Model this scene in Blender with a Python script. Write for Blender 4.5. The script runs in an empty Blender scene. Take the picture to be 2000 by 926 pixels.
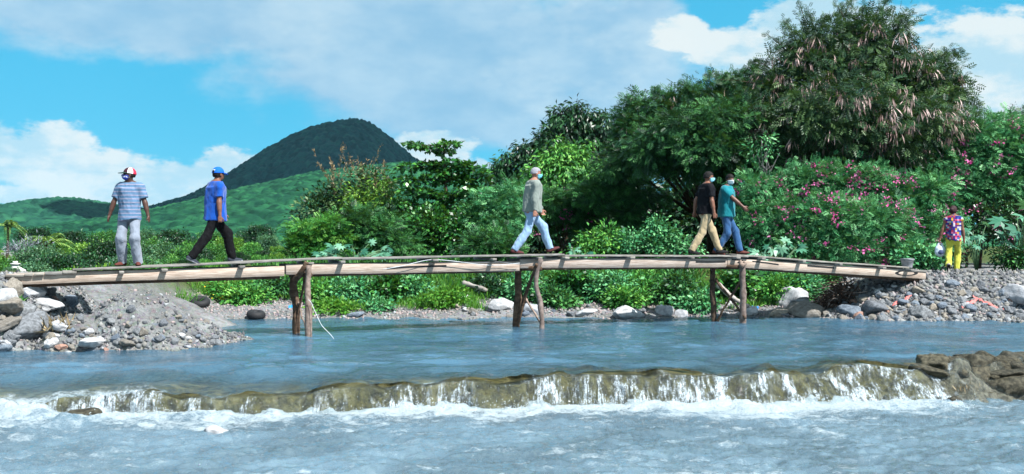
import bpy, bmesh, math, random
import numpy as np
from mathutils import Vector, Matrix

# ---------------------------------------------------------------- camera, sky, sun, exposure
S = bpy.context.scene
COL = S.collection
F, CZ, HY = 2144.0, 1.7, 478.0          # focal length in photo pixels, eye height above the river, horizon row
cd = bpy.data.cameras.new('camera')
cam = bpy.data.objects.new('camera', cd); COL.objects.link(cam)
cam.location = (0, 0, CZ); cam.rotation_euler = (math.radians(90), 0, 0)
cd.sensor_width = 36; cd.lens = F/2000*36; cd.shift_y = (HY-463)/2000
cd.clip_start = .1; cd.clip_end = 20000
S.camera = cam
S.view_settings.view_transform = 'Standard'; S.view_settings.look = 'None'
S.view_settings.exposure = 1.2; S.view_settings.gamma = 1; S.view_settings.use_curve_mapping = False
S.cycles.use_denoising = True
S.cycles.max_bounces = 8; S.cycles.transparent_max_bounces = 12
S.cycles.diffuse_bounces = 2; S.cycles.glossy_bounces = 3; S.cycles.sample_clamp_indirect = 4
EL, AZ = math.radians(53), math.radians(48)
SUN = Vector((math.sin(AZ)*math.cos(EL), -math.cos(AZ)*math.cos(EL), math.sin(EL)))   # towards the sun
sl = bpy.data.lights.new('sun', 'SUN'); sl.energy = 5.0; sl.angle = math.radians(.5); sl.color = (1, .98, .94)
so = bpy.data.objects.new('sun', sl); COL.objects.link(so)
so.rotation_euler = (-SUN).to_track_quat('-Z', 'Y').to_euler(); so.location = (20, -30, 40)

def lin(r, g, b):
    f = lambda c: (c/255/12.92) if c <= 10 else ((c/255+.055)/1.055)**2.4
    return (.74*f(r), .74*f(g), .74*f(b), 1)           # real-world albedo of a colour seen sunlit

class NT:
    """small node-tree helper"""
    def __init__(s, tree): s.t = tree; s.n = tree.nodes; s.l = tree.links
    def node(s, typ, **kw):
        n = s.n.new(typ)
        for k, v in kw.items(): setattr(n, k, v)
        return n
    def put(s, sock, v):
        if isinstance(v, bpy.types.NodeSocket): s.l.new(v, sock)
        elif v is not None: sock.default_value = v
    def m(s, op, a, b=None, c=None, clamp=False):
        n = s.node('ShaderNodeMath', operation=op, use_clamp=clamp)
        for i, v in enumerate((a, b, c)):
            if v is not None: s.put(n.inputs[i], v)
        return n.outputs[0]
    def mix(s, f, a, b, blend='MIX'):
        n = s.node('ShaderNodeMix', data_type='RGBA', blend_type=blend)
        s.put(n.inputs[0], f); s.put(n.inputs[6], a); s.put(n.inputs[7], b)
        return n.outputs[2]
    def noise(s, vec, scale, detail=4, rough=.55, dist=0, dim='3D'):
        n = s.node('ShaderNodeTexNoise', noise_dimensions=dim)
        if vec is not None: s.put(n.inputs['Vector'], vec)
        n.inputs['Scale'].default_value = scale; n.inputs['Detail'].default_value = detail
        n.inputs['Roughness'].default_value = rough; n.inputs['Distortion'].default_value = dist
        return n.outputs[0]
    def ramp(s, f, stops, interp='LINEAR'):
        n = s.node('ShaderNodeValToRGB'); cr = n.color_ramp; cr.interpolation = interp
        while len(cr.elements) < len(stops): cr.elements.new(.5)
        for e, (p, c) in zip(cr.elements, stops):
            e.position = p; e.color = c if len(c) == 4 else (*c, 1)
        s.put(n.inputs[0], f); return n.outputs[0]
    def sstep(s, x, a, b):
        n = s.node('ShaderNodeMapRange', interpolation_type='SMOOTHSTEP')
        s.put(n.inputs[0], x); n.inputs[1].default_value = a; n.inputs[2].default_value = b
        return n.outputs[0]
    def map(s, vec, scale=(1, 1, 1), loc=(0, 0, 0)):
        n = s.node('ShaderNodeMapping'); s.put(n.inputs[0], vec)
        n.inputs['Location'].default_value = loc; n.inputs['Scale'].default_value = scale
        return n.outputs[0]

W = bpy.data.worlds.new('World'); S.world = W; W.use_nodes = True
w = NT(W.node_tree); w.n.clear()
sky = w.node('ShaderNodeTexSky', sky_type='NISHITA', sun_disc=False)
sky.sun_elevation = EL; sky.sun_rotation = math.radians(180)-AZ; sky.ozone_density = 4; sky.dust_density = .3
tc = w.node('ShaderNodeTexCoord'); sp = w.node('ShaderNodeSeparateXYZ'); w.l.new(tc.outputs['Generated'], sp.inputs[0])
az0 = w.m('ARCTAN2', sp.outputs[0], sp.outputs[1]); el0 = w.m('ARCSINE', sp.outputs[2])
cv0 = w.node('ShaderNodeCombineXYZ'); w.l.new(az0, cv0.inputs[0]); w.l.new(w.m('MULTIPLY', el0, 1.8), cv0.inputs[1])
wa = w.noise(cv0.outputs[0], 6.5, 6, .6); wb = w.noise(w.map(cv0.outputs[0], (1, 1, 1), (4.7, 2.3, 1)), 7.5, 6, .6)
az = w.m('ADD', az0, w.m('MULTIPLY', w.m('SUBTRACT', wa, .5), .13)); el = w.m('ADD', el0, w.m('MULTIPLY', w.m('SUBTRACT', wb, .5), .06))
cv = w.node('ShaderNodeCombineXYZ'); w.l.new(az0, cv.inputs[0]); w.l.new(w.m('MULTIPLY', el0, 1.9), cv.inputs[1])
nz = w.noise(cv.outputs[0], 9, 7, .58); nz2 = w.noise(cv.outputs[0], 22, 7, .62); nz3 = w.noise(cv.outputs[0], 3.1, 6, .6)
def blobs(lst):
    """union of soft ellipses given in (azimuth, elevation), 1 at the middle and 0 at the rim"""
    acc = None
    for (x, y, rx, ry) in lst:
        a0, e0 = math.atan((x-1000)/F), (HY-y)/F
        dx = w.m('MULTIPLY', w.m('SUBTRACT', az, a0), F/rx); dy = w.m('MULTIPLY', w.m('SUBTRACT', el, e0), F/ry)
        v = w.m('SUBTRACT', 1, w.m('ADD', w.m('MULTIPLY', dx, dx), w.m('MULTIPLY', dy, dy)))
        acc = v if acc is None else w.m('MAXIMUM', acc, v)
    return w.m('MAXIMUM', acc, -1)
grey = blobs([(380, 50, 560, 85), (840, 110, 420, 150), (960, 215, 330, 80), (1170, 100, 170, 160), (1240, 260, 260, 90)])
white = blobs([(40, 330, 130, 75), (190, 360, 150, 66), (330, 380, 120, 60), (450, 350, 90, 50), (30, 400, 120, 50), (835, 300, 88, 48), (930, 335, 50, 22),
               (1340, 72, 80, 42), (1460, 120, 140, 66), (1590, 80, 120, 66), (1680, 110, 120, 90), (1900, 170, 150, 120), (1960, 120, 90, 70), (1840, 240, 160, 110), (1500, 190, 160, 90)])
gd = w.sstep(w.m('ADD', grey, w.m('MULTIPLY', w.m('SUBTRACT', nz, .5), 2.3)), -.4, .6)
wd = w.sstep(w.m('ADD', white, w.m('MULTIPLY', w.m('SUBTRACT', nz2, .5), 2.4)), .0, .5)
high = w.sstep(w.m('ADD', nz3, w.m('MULTIPLY', w.sstep(el, .25, .7), .14)), .36, .62)
over = w.m('MULTIPLY', high, w.m('MAXIMUM', w.sstep(el, .23, .38), w.sstep(w.m('ABSOLUTE', az), .6, 1.0)))
blue = w.mix(.78, w.mix(1.0, sky.outputs[0], (.5, .9, 1.0, 1), 'MULTIPLY'), (.42, 4.5, 7.1, 1))
blue = w.mix(w.m('MULTIPLY', w.sstep(el, .5, 1.4), .55), blue, (.5, 2.4, 5.6, 1))
gcol = w.mix(w.sstep(nz, .35, .7), (2.5, 4.5, 6.3, 1), (4.0, 5.7, 7.0, 1))
gcol = w.mix(w.sstep(nz3, .48, .62), gcol, (4.9, 6.3, 7.2, 1))
wcol = w.mix(w.sstep(w.m('ADD', nz, w.m('MULTIPLY', w.m('SUBTRACT', nz2, .5), .8)), .36, .62), (4.2, 6.1, 7.1, 1), (6.9, 7.4, 7.4, 1))
c = w.mix(w.m('MULTIPLY', gd, .93), blue, gcol); c = w.mix(w.m('MULTIPLY', wd, .95), c, wcol); c = w.mix(w.m('MULTIPLY', over, .85), c, (5.6, 6.9, 7.7, 1))
bg = w.node('ShaderNodeBackground'); w.l.new(c, bg.inputs[0]); bg.inputs[1].default_value = .054
wo = w.node('ShaderNodeOutputWorld'); w.l.new(bg.outputs[0], wo.inputs[0])

# ---------------------------------------------------------------- numeric helpers
def _hash(ix, iy, iz, seed):
    h = (ix.astype(np.int64)*374761393 + iy.astype(np.int64)*668265263 + iz.astype(np.int64)*2147483647 + seed*144665) & 0xFFFFFFFF
    h = ((h ^ (h >> 13))*1274126177) & 0xFFFFFFFF
    h = ((h ^ (h >> 16))*2246822519) & 0xFFFFFFFF
    return ((h ^ (h >> 15)) & 0xFFFFFF)/float(0xFFFFFF)
def vn(x, y, z=0., seed=0):
    x, y, z = np.broadcast_arrays(np.asarray(x, float), np.asarray(y, float), np.asarray(z, float))
    fx, fy, fz = np.floor(x), np.floor(y), np.floor(z)
    u, v, t = x-fx, y-fy, z-fz
    u, v, t = [q*q*q*(q*(q*6-15)+10) for q in (u, v, t)]
    r = 0
    for i in (0, 1):
        for j in (0, 1):
            for k in (0, 1):
                r = r + _hash(fx+i, fy+j, fz+k, seed)*(u if i else 1-u)*(v if j else 1-v)*(t if k else 1-t)
    return r*2-1
def fbm(x, y, z=0., o=4, seed=0, g=.5):
    r, a, n = 0, 1., 0.
    for i in range(o):
        f = 2.03**i; r = r + a*vn(np.asarray(x)*f+i*7.3, np.asarray(y)*f-i*3.1, np.asarray(z)*f, seed+i); n += a; a *= g
    return r/n
def worley(x, y, seed=0):
    fx, fy = np.floor(x), np.floor(y); d = np.full(x.shape, 9.)
    zz = np.zeros_like(fx)
    for i in (-1, 0, 1):
        for j in (-1, 0, 1):
            cx, cy = fx+i+_hash(fx+i, fy+j, zz, seed), fy+j+_hash(fx+i, fy+j, zz, seed+9)
            d = np.minimum(d, (x-cx)**2+(y-cy)**2)
    return d
def ss(a, b, x):
    t = np.clip((np.asarray(x, float)-a)/(b-a), 0, 1); return t*t*(3-2*t)
def unit(v): return v/np.maximum(np.linalg.norm(v, axis=-1, keepdims=True), 1e-9)
def P(x, y, d):                       # a photo pixel at a real distance -> a point in the place
    return np.array([(x-1000)/F*d, d, CZ-(y-HY)/F*d])

# ---------------------------------------------------------------- mesh helpers
def mesh(name, V, Fs, mats=(), smooth=False, fa=None, va=None, mi=None):
    me = bpy.data.meshes.new(name)
    V = np.asarray(V, np.float32).reshape(-1, 3)
    if isinstance(Fs, np.ndarray): Fs = [Fs]
    Fs = [np.asarray(f, np.int32) for f in Fs if len(f)]
    tot = np.concatenate([np.full(len(f), f.shape[1], np.int32) for f in Fs]); idx = np.concatenate([f.ravel() for f in Fs])
    me.vertices.add(len(V)); me.vertices.foreach_set('co', V.ravel())
    me.loops.add(len(idx)); me.loops.foreach_set('vertex_index', idx)
    me.polygons.add(len(tot)); st = np.zeros(len(tot), np.int32); st[1:] = np.cumsum(tot)[:-1]
    me.polygons.foreach_set('loop_start', st); me.polygons.foreach_set('loop_total', tot)
    if smooth: me.polygons.foreach_set('use_smooth', np.ones(len(tot), bool))
    for m in mats: me.materials.append(m)
    if mi is not None: me.polygons.foreach_set('material_index', np.asarray(mi, np.int32))
    for k, a in (fa or {}).items():
        at = me.attributes.new(k, 'FLOAT', 'FACE'); at.data.foreach_set('value', np.asarray(a, np.float32))
    for k, a in (va or {}).items():
        a = np.asarray(a, np.float32)
        if a.ndim == 1: at = me.attributes.new(k, 'FLOAT', 'POINT'); at.data.foreach_set('value', a)
        else:
            at = me.attributes.new(k, 'FLOAT_COLOR', 'POINT')
            at.data.foreach_set('color', np.c_[a, np.ones(len(a))].astype(np.float32).ravel())
    me.update(calc_edges=True); me.validate()
    return me
def link(name, me, parent=None, loc=(0, 0, 0), rot=None, scale=None):
    o = bpy.data.objects.new(name, me); COL.objects.link(o); o.location = loc
    if rot is not None: o.rotation_euler = rot
    if scale is not None: o.scale = scale
    if parent is not None: o.parent = parent
    return o
def tag(o, label=None, cat=None, group=None, kind=None):
    for k, v in (('label', label), ('category', cat), ('group', group), ('kind', kind)):
        if v: o[k] = v
    return o
def thing(name, label, cat, loc=(0, 0, 0), rz=0, group=None):
    o = link(name, None, None, loc, (0, 0, rz)); return tag(o, label, cat, group)
def copy_tree(o, parent=None):
    c = o.copy(); COL.objects.link(c); c.parent = parent
    for ch in list(o.children): copy_tree(ch, c)
    return c
class MB:
    def __init__(s): s.V = []; s.F4 = []; s.F3 = []; s.n = 0
    def add(s, V, F4=None, F3=None):
        V = np.asarray(V, float).reshape(-1, 3)
        if F4 is not None and len(F4): s.F4.append(np.asarray(F4)+s.n)
        if F3 is not None and len(F3): s.F3.append(np.asarray(F3)+s.n)
        s.V.append(V); s.n += len(V); return s
    def tube(s, pts, rad, seg=8, rng=None, wob=0):
        pts = np.asarray(pts, float); n = len(pts); rad = np.broadcast_to(np.asarray(rad, float), (n,))
        t = unit(np.gradient(pts, axis=0)); ref = np.array([0, 0, 1.]) if abs(t[0, 2]) < .9 else np.array([1., 0, 0])
        a = unit(np.cross(t, ref)); b = np.cross(t, a)
        th = np.linspace(0, 2*np.pi, seg, endpoint=False)
        R = rad[:, None]*(1+(0 if rng is None else wob*rng.standard_normal((n, seg))))
        V = pts[:, None]+R[..., None]*(np.cos(th)[None, :, None]*a[:, None]+np.sin(th)[None, :, None]*b[:, None])
        i = np.arange(n-1)[:, None]*seg; j = np.arange(seg)[None]; k = (j+1) % seg
        F4 = np.stack([i+j, i+k, i+seg+k, i+seg+j], -1).reshape(-1, 4)
        V = np.r_[V.reshape(-1, 3), pts[:1], pts[-1:]]
        F3 = np.r_[np.stack([np.full(seg, n*seg), k[0], j[0]], -1), np.stack([np.full(seg, n*seg+1), (n-1)*seg+j[0], (n-1)*seg+k[0]], -1)]
        return s.add(V, F4, F3)
    def beam(s, a, b, w, h, side, up=(0, 0, 1), n=1, jit=0, rng=None):
        """board from a to b: its near top edge runs a-b; extends w along side, h down"""
        a, b, side, up = [np.asarray(q, float) for q in (a, b, side, up)]
        ts = np.linspace(0, 1, n+1); V = []
        for t in ts:
            p = a+(b-a)*t+(0 if not jit else rng.standard_normal(3)*jit)
            V += [p, p+side*w, p+side*w-up*h, p-up*h]
        F4 = [[0, 3, 2, 1], [4*n, 4*n+1, 4*n+2, 4*n+3]]
        for i in range(n):
            for k in range(4): F4.append([4*i+k, 4*i+(k+1) % 4, 4*i+4+(k+1) % 4, 4*i+4+k])
        return s.add(V, F4)
    def mesh(s, name, mats=(), smooth=False, **kw):
        Fs = ([np.concatenate(s.F4)] if s.F4 else [])+([np.concatenate(s.F3)] if s.F3 else [])
        return mesh(name, np.concatenate(s.V), Fs, mats, smooth, **kw)
    def build(s, name, mat, parent=None, smooth=False, **kw):
        return link(name, s.mesh(name, [mat], smooth, **kw), parent)
def grid_faces(ny, nx):
    i = np.arange(ny-1)[:, None]*nx; j = np.arange(nx-1)[None]
    return np.stack([i+j, i+j+1, i+nx+j+1, i+nx+j], -1).reshape(-1, 4)

# ---------------------------------------------------------------- materials
def mat(name):
    m = bpy.data.materials.new(name); m.use_nodes = True; t = NT(m.node_tree); t.n.clear()
    t.out = t.node('ShaderNodeOutputMaterial'); return m, t
def finish(t, shader): t.l.new(shader, t.out.inputs[0])
def princ(t, col, rough=.7, spec=.3, normal=None, **kw):
    b = t.node('ShaderNodeBsdfPrincipled'); t.put(b.inputs['Base Color'], col); t.put(b.inputs['Roughness'], rough)
    b.inputs['Specular IOR Level'].default_value = spec
    if normal is not None: t.l.new(normal, b.inputs['Normal'])
    for k, v in kw.items(): t.put(b.inputs[k], v)
    return b.outputs[0]
def bump(t, h, dist=.02, st=.6):
    n = t.node('ShaderNodeBump'); n.inputs['Strength'].default_value = st; n.inputs['Distance'].default_value = dist
    t.put(n.inputs['Height'], h); return n.outputs[0]
def objc(t): return t.node('ShaderNodeTexCoord').outputs['Object']
def attr(t, name, out=2):
    return t.node('ShaderNodeAttribute', attribute_name=name).outputs[out]
def m_leaf(name, dark, mid, light, transl=.25, rough=.5, spec=.25):
    m, t = mat(name); tv = attr(t, 'tint')
    c = t.ramp(tv, [(.08, dark), (.5, mid), (.95, light)])
    b = princ(t, c, rough, spec); tr = t.node('ShaderNodeBsdfTranslucent'); t.put(tr.inputs[0], t.mix(.4, c, (.25, .45, .03, 1), 'MIX') if light[1] > light[0]*1.05 else c)
    mx = t.node('ShaderNodeMixShader'); mx.inputs[0].default_value = transl; t.l.new(b, mx.inputs[1]); t.l.new(tr.outputs[0], mx.inputs[2])
    finish(t, mx.outputs[0]); return m
def m_plain(name, col, rough=.7, spec=.3, var=.25, scale=6, bd=0., bs=40):
    m, t = mat(name); o = objc(t); n = t.noise(o, scale, 5)
    c = t.mix(t.sstep(n, .3, .7), tuple(q*(1-var) for q in col[:3])+(1,), tuple(min(1, q*(1+var)) for q in col[:3])+(1,))
    nm = bump(t, t.noise(o, bs, 4), bd, .7) if bd else None
    finish(t, princ(t, c, rough, spec, nm)); return m
def m_wood(name, a, b, grain=(3, 3, 60), knots=True):
    m, t = mat(name); o = objc(t)
    n = t.noise(t.map(o, grain), 1.0, 6, .6, .6); n2 = t.noise(o, 2.3, 4)
    c = t.mix(t.sstep(n, .32, .7), a, b); c = t.mix(t.m('MULTIPLY', t.sstep(n2, .5, .75), .4), c, tuple(q*.55 for q in a[:3])+(1,))
    rn = t.node('ShaderNodeObjectInfo').outputs['Random']; c = t.mix(1, c, t.mix(rn, (.74, .76, .8, 1), (1.12, 1.1, 1.06, 1)), 'MULTIPLY'); n4 = t.noise(t.map(o, (1.2, 1.2, 5)), 1.6, 5, .65); c = t.mix(t.m('MULTIPLY', t.sstep(n4, .54, .7), .45), c, tuple(q*.5 for q in b[:3])+(1,))
    finish(t, princ(t, c, .8, .15, bump(t, n, .008, .7))); return m
def m_rock(name, a, b, c3, scale=5, bd=.02, rough=.85):
    m, t = mat(name); o = objc(t)
    n = t.noise(o, scale, 7, .62); n2 = t.noise(o, scale*5, 5, .65)
    rnd = t.node('ShaderNodeObjectInfo').outputs['Random']
    c = t.mix(t.sstep(n, .35, .66), a, b); c = t.mix(t.m('MULTIPLY', t.sstep(n2, .55, .72), .6), c, c3)
    c = t.mix(.6, c, t.mix(rnd, (.55, .56, .6, 1), (1.25, 1.2, 1.12, 1)), 'MULTIPLY')
    finish(t, princ(t, c, rough, .25, bump(t, t.m('ADD', n, t.m('MULTIPLY', n2, .5)), bd, .8))); return m

LEAF = dict(
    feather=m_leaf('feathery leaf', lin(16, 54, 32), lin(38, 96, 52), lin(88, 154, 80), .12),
    leuc=m_leaf('tree leaf dark', lin(20, 44, 34), lin(42, 80, 52), lin(92, 122, 72), .10),
    broad=m_leaf('broad leaf', lin(18, 58, 26), lin(36, 100, 42), lin(78, 146, 56), .12, .38, .45),
    bright=m_leaf('bright leaf', lin(36, 96, 42), lin(70, 146, 62), lin(130, 192, 86), .18),
    vine=m_leaf('vine leaf', lin(24, 84, 54), lin(62, 140, 88), lin(132, 202, 134), .14),
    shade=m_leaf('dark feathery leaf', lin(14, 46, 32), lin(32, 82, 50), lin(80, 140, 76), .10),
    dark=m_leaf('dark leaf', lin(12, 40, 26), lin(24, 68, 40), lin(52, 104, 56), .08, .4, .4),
    castor=m_leaf('castor leaf', lin(40, 100, 80), lin(76, 142, 112), lin(124, 178, 148), .2, .4, .4),
    grove=m_leaf('grove leaf', lin(26, 74, 38), lin(54, 116, 54), lin(98, 156, 70), .2),
    grovey=m_leaf('grove leaf yellowish', lin(52, 96, 34), lin(84, 136, 46), lin(130, 172, 64), .2),
    groveb=m_leaf('grove leaf bluish', lin(40, 80, 62), lin(70, 120, 86), lin(110, 150, 108), .2),
    lilac=m_leaf('pale flowering twig', lin(110, 116, 132), lin(140, 146, 160), lin(176, 180, 192), .1),
    pod=m_leaf('dry pod', lin(116, 90, 86), lin(164, 136, 130), lin(204, 178, 172), .1),
    dry=m_leaf('dry grass head', lin(96, 84, 62), lin(140, 122, 92), lin(176, 158, 122), .15),
    pink=m_leaf('pink blossom', lin(206, 70, 150), lin(232, 112, 184), lin(246, 164, 212), .3),
    yellow=m_leaf('yellow blossom', lin(214, 160, 20), lin(240, 190, 30), lin(250, 214, 70), .2),
    grass=m_leaf('grass blade', lin(48, 104, 34), lin(78, 144, 46), lin(126, 178, 72), .3),
    palm=m_leaf('palm frond', lin(60, 100, 50), lin(100, 142, 70), lin(156, 180, 100), .2))
BARK = m_plain('bark', lin(84, 70, 60), .9, .1, .35, 8, .02, 30)
BARKG = m_plain('grey bare twig', lin(150, 146, 146), .9, .1, .2, 8)
# ---------------------------------------------------------------- ground
SHX = [-60, -12, -9.3, -8.3, -7.3, -5.5, 0, 3, 5, 7.2, 8.0, 8.8, 12, 60]
SHY = [19.6, 19.8, 20.2, 22.4, 24.6, 25.5, 25.6, 25.5, 25.6, 25.5, 25.0, 24.8, 24.7, 24.6]
LEDX = [-60, -8, -5.6, -4.6, -3.4, -1.9, -.9, 0, 1.0, 1.7, 3.4, 4.6, 5.75, 6.6, 7.4, 10, 60]
LEDY = [13.1, 13.1, 13.25, 13.5, 13.6, 13.75, 13.95, 14.0, 14.15, 14.4, 14.65, 14.9, 15.2, 15.4, 15.6, 15.7, 15.7]     # lip of the rock ledge
LEDZ = [-.2, -.22, -.2, -.17, -.15, -.10, -.07, -.05, -.03, -.02, .0, .02, .05, .1, .14, .16, .16]
LOW = -.38                                                   # level of the pool under the ledge
def led(x): return np.interp(x, LEDX, LEDY)+.20*vn(x*.9, 3.1, seed=5)+.09*vn(x*3.1, 1.7, seed=6), np.interp(x, LEDX, LEDZ)+.055*vn(x*1.5, 9., seed=7)+.025*vn(x*5, 2., seed=8)
def terr(x, y):
    sh = np.interp(x, SHX, SHY)+.35*vn(x*.7, 2., seed=11)+.12*vn(x*2.5, 4., seed=12)
    t = y-sh
    rt = ss(7.4, 8.8, x)
    bank = .28*(1-np.exp(-np.maximum(t, 0)/.9))+.75*ss(1.4, 6, t)
    bankr = .98*ss(-.1, 2.0, t)
    z = np.where(t < 0, np.maximum(-.42, t*.3), bank*(1-rt)+bankr*rt)
    ly, lz = led(x)
    z = np.where(y < ly+.9, np.minimum(z, -.42-.2*ss(ly+.9, ly, y)), z)
    # rubble heap, tail of silt, and the stony slope the bridge starts from
    g = lambda cx, cy, rx, ry, h, p=1.: h*np.exp(-(((x-cx)/rx)**2+((y-cy)/ry)**2)**p)
    m = np.maximum.reduce([g(-6.35, 18.7, 1.25, 1.0, 1.35, 1.2), g(-5.55, 19.1, .9, .7, .85, 1.2), g(-7.2, 18.3, .8, .9, 1.0), g(-5.0, 19.7, .75, .45, .58)])-.45
    m = np.where(m < -.44, -3, m)
    lb = 1.5*ss(-7.25, -8.7, x)*ss(16.9, 18.2, y)*ss(25, 20.5, y)-.45+.1; lb = np.where(lb < -.34, -3, lb)
    hp = g(-7.6, 23.2, 1.6, 1.0, .95)-.3; hp = np.where(hp < -.25, -3, hp)
    z = np.maximum.reduce([z, m, np.where(x < -7, lb, -1), hp])
    land = ss(-.35, .1, z)
    z = z+land*(.07*fbm(x*1.6, y*1.6, 0, 5, 21)+.03*fbm(x*7, y*7, 0, 3, 22))+(1-land)*.05*fbm(x*2.2, y*2.2, 0, 4, 23)
    z = z+.5*ss(34, 60, y)*fbm(x*.03, y*.03, 0, 3, 24)
    z = z-1.95*ss(26.8, 38, y)*ss(0, -6, x+.2*y+1)             # lower valley floor downstream
    z = z+(.9*ss(4.5, 1.5, y))                               # the near bank the photographer stands on
    return z
def axis(a, b, step, ends, n=26):
    g = np.arange(a, b+1e-6, step); lo, hi = ends
    o = lambda d: np.cumsum(np.geomspace(step, 1, 2))*0
    k = np.geomspace(step, abs(lo-a), n); k2 = np.geomspace(step, abs(hi-b), n)
    return np.r_[(a-k)[::-1], g, b+k2]
gx, gy = axis(-13, 13, .06, (-4000, 4000)), axis(8, 31, .06, (-60, 6000))
X, Y = np.meshgrid(gx, gy); Z = terr(X, Y)
Z = np.where(Y > 2000, Z-2, Z)
soil = ss(.25, .7, Z)*ss(24.8, 27.5, Y)*ss(9, 7.4, X)+ss(27.5, 31, Y)*ss(8, 6, X)+ss(34, 60, Y)
m, t = mat('gravel and silt'); o = objc(t)
n1 = t.noise(o, 1.1, 6, .6); n2 = t.noise(o, 9, 6, .65); n3 = t.noise(o, 40, 4, .7)
vo = t.node('ShaderNodeTexVoronoi'); t.put(vo.inputs['Vector'], o); vo.inputs['Scale'].default_value = 16
silt = t.mix(t.sstep(n1, .35, .65), lin(122, 123, 122), lin(154, 156, 158))
peb = t.mix(t.sstep(n2, .4, .62), silt, t.mix(.55, silt, t.mix(.5, vo.outputs['Color'], (.5, .5, .52, 1)), 'MULTIPLY'))
peb = t.mix(t.m('MULTIPLY', t.sstep(n3, .55, .7), .5), peb, lin(96, 94, 92))
green = t.mix(t.sstep(n2, .35, .65), lin(58, 62, 34), lin(84, 104, 48))
colr = t.mix(attr(t, 'soil'), peb, green)
bed = t.mix(t.sstep(n2, .35, .65), lin(84, 96, 86), lin(140, 142, 122))
sp_ = t.node('ShaderNodeSeparateXYZ'); t.put(sp_.inputs[0], o)
colr = t.mix(t.sstep(sp_.outputs[2], .03, -.06), colr, bed)
finish(t, princ(t, colr, .92, .15, bump(t, t.m('ADD', n2, t.m('ADD', n3, t.m('MULTIPLY', vo.outputs['Distance'], .8))), .04, .9)))
tag(link('ground', mesh('ground', np.stack([X, Y, Z], -1), grid_faces(*X.shape), [m], True, va={'soil': np.clip(soil, 0, 1).ravel()})),
    'grey gravel and silt of the riverbed and its banks', kind='structure')

def wcell(x, y, seed=0):
    fx, fy = np.floor(x), np.floor(y); d = np.full(x.shape, 9.); c = np.zeros(x.shape); zz = np.zeros_like(fx)
    for i in (-1, 0, 1):
        for j in (-1, 0, 1):
            e = (x-(fx+i+_hash(fx+i, fy+j, zz, seed)))**2+(y-(fy+j+_hash(fx+i, fy+j, zz, seed+9)))**2
            k = e < d; d = np.where(k, e, d); c = np.where(k, _hash(fx+i, fy+j, zz, seed+17), c)
    return c
# ---------------------------------------------------------------- hills behind
def hill(name, label, yb, sil, front, back, step, canopy, ch, mt, x0, x1, seed):
    px = np.array([p[0] for p in sil], float); pz = np.array([(HY-p[1])/F*yb for p in sil]); pxw = (px-1000)/F*yb
    xs = np.arange(x0, x1+.1, step); ys = np.arange(yb-front, yb+back+.1, step)
    X, Y = np.meshgrid(xs, ys); top = np.interp(X*yb/yb, pxw, pz)
    # smooth ridge
    k = np.ones(5)/5; top[:] = np.convolve(np.pad(top[0], 2, 'edge'), k, 'valid')[None]
    r = np.where(Y < yb, (yb-Y)/front, (Y-yb)/back)
    prof = np.clip(1-r**1.5, 0, 1)
    gul = fbm(X/(front*.42), Y/(front*.9), 0, 4, seed)
    Z = top*prof*(1+.13*gul*np.clip(r*3, 0, 1))-3
    d = worley(X/canopy, Y/canopy, seed); d2 = worley(X/canopy*.43, Y/canopy*.43, seed+3)
    cid = wcell(X/canopy, Y/canopy, seed)
    Z = Z+ch*np.sqrt(np.clip(1-d*1.9, 0, 1))*(.7+.5*_hash(np.floor(X/canopy), np.floor(Y/canopy), X*0, seed))+ch*.55*np.sqrt(np.clip(1-d2*1.3, 0, 1))
    return tag(link(name, mesh(name, np.stack([X, Y, Z], -1), grid_faces(*X.shape), [mt], True, va={'tint': cid.ravel()})), label, kind='structure')
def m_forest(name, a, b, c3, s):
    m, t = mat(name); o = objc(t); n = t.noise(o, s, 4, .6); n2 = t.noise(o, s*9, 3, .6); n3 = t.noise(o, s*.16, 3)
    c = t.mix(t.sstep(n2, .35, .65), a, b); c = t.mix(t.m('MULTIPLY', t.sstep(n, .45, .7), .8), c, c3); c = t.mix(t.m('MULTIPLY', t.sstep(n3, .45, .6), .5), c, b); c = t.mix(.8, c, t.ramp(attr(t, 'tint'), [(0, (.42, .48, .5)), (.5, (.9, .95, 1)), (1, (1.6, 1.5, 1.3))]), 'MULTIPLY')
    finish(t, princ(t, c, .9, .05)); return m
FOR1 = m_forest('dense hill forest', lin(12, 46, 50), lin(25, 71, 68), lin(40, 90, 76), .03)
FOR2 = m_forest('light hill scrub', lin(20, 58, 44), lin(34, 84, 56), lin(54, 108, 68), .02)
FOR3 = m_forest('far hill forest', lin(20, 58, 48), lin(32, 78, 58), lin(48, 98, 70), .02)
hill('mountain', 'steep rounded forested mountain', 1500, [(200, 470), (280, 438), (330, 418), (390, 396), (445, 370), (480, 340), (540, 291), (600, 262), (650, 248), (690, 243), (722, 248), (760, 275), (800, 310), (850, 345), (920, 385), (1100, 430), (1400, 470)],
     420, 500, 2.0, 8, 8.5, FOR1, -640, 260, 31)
hill('lit_hill', 'bright green scrub slope below the mountain', 820, [(60, 478), (200, 462), (300, 446), (345, 437), (445, 411), (520, 388), (600, 358), (700, 335), (800, 322), (900, 326), (1050, 350), (1300, 400), (1700, 440)],
     420, 260, 1.25, 4.6, 3.0, FOR2, -400, 300, 37)
hill('far_hill', 'long low forested hill in the distance', 1150, [(-700, 420), (-300, 400), (-100, 432), (0, 420), (60, 401), (110, 392), (150, 391), (200, 400), (260, 409), (330, 424), (400, 450), (600, 478)],
     330, 300, 2.0, 7, 5.5, FOR3, -980, -180, 41)
FAR = m_forest('hazed ridge', lin(70, 116, 128), lin(84, 130, 140), lin(92, 138, 146), .004)  # forest colour paled and blued to carry the haze of distance
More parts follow.
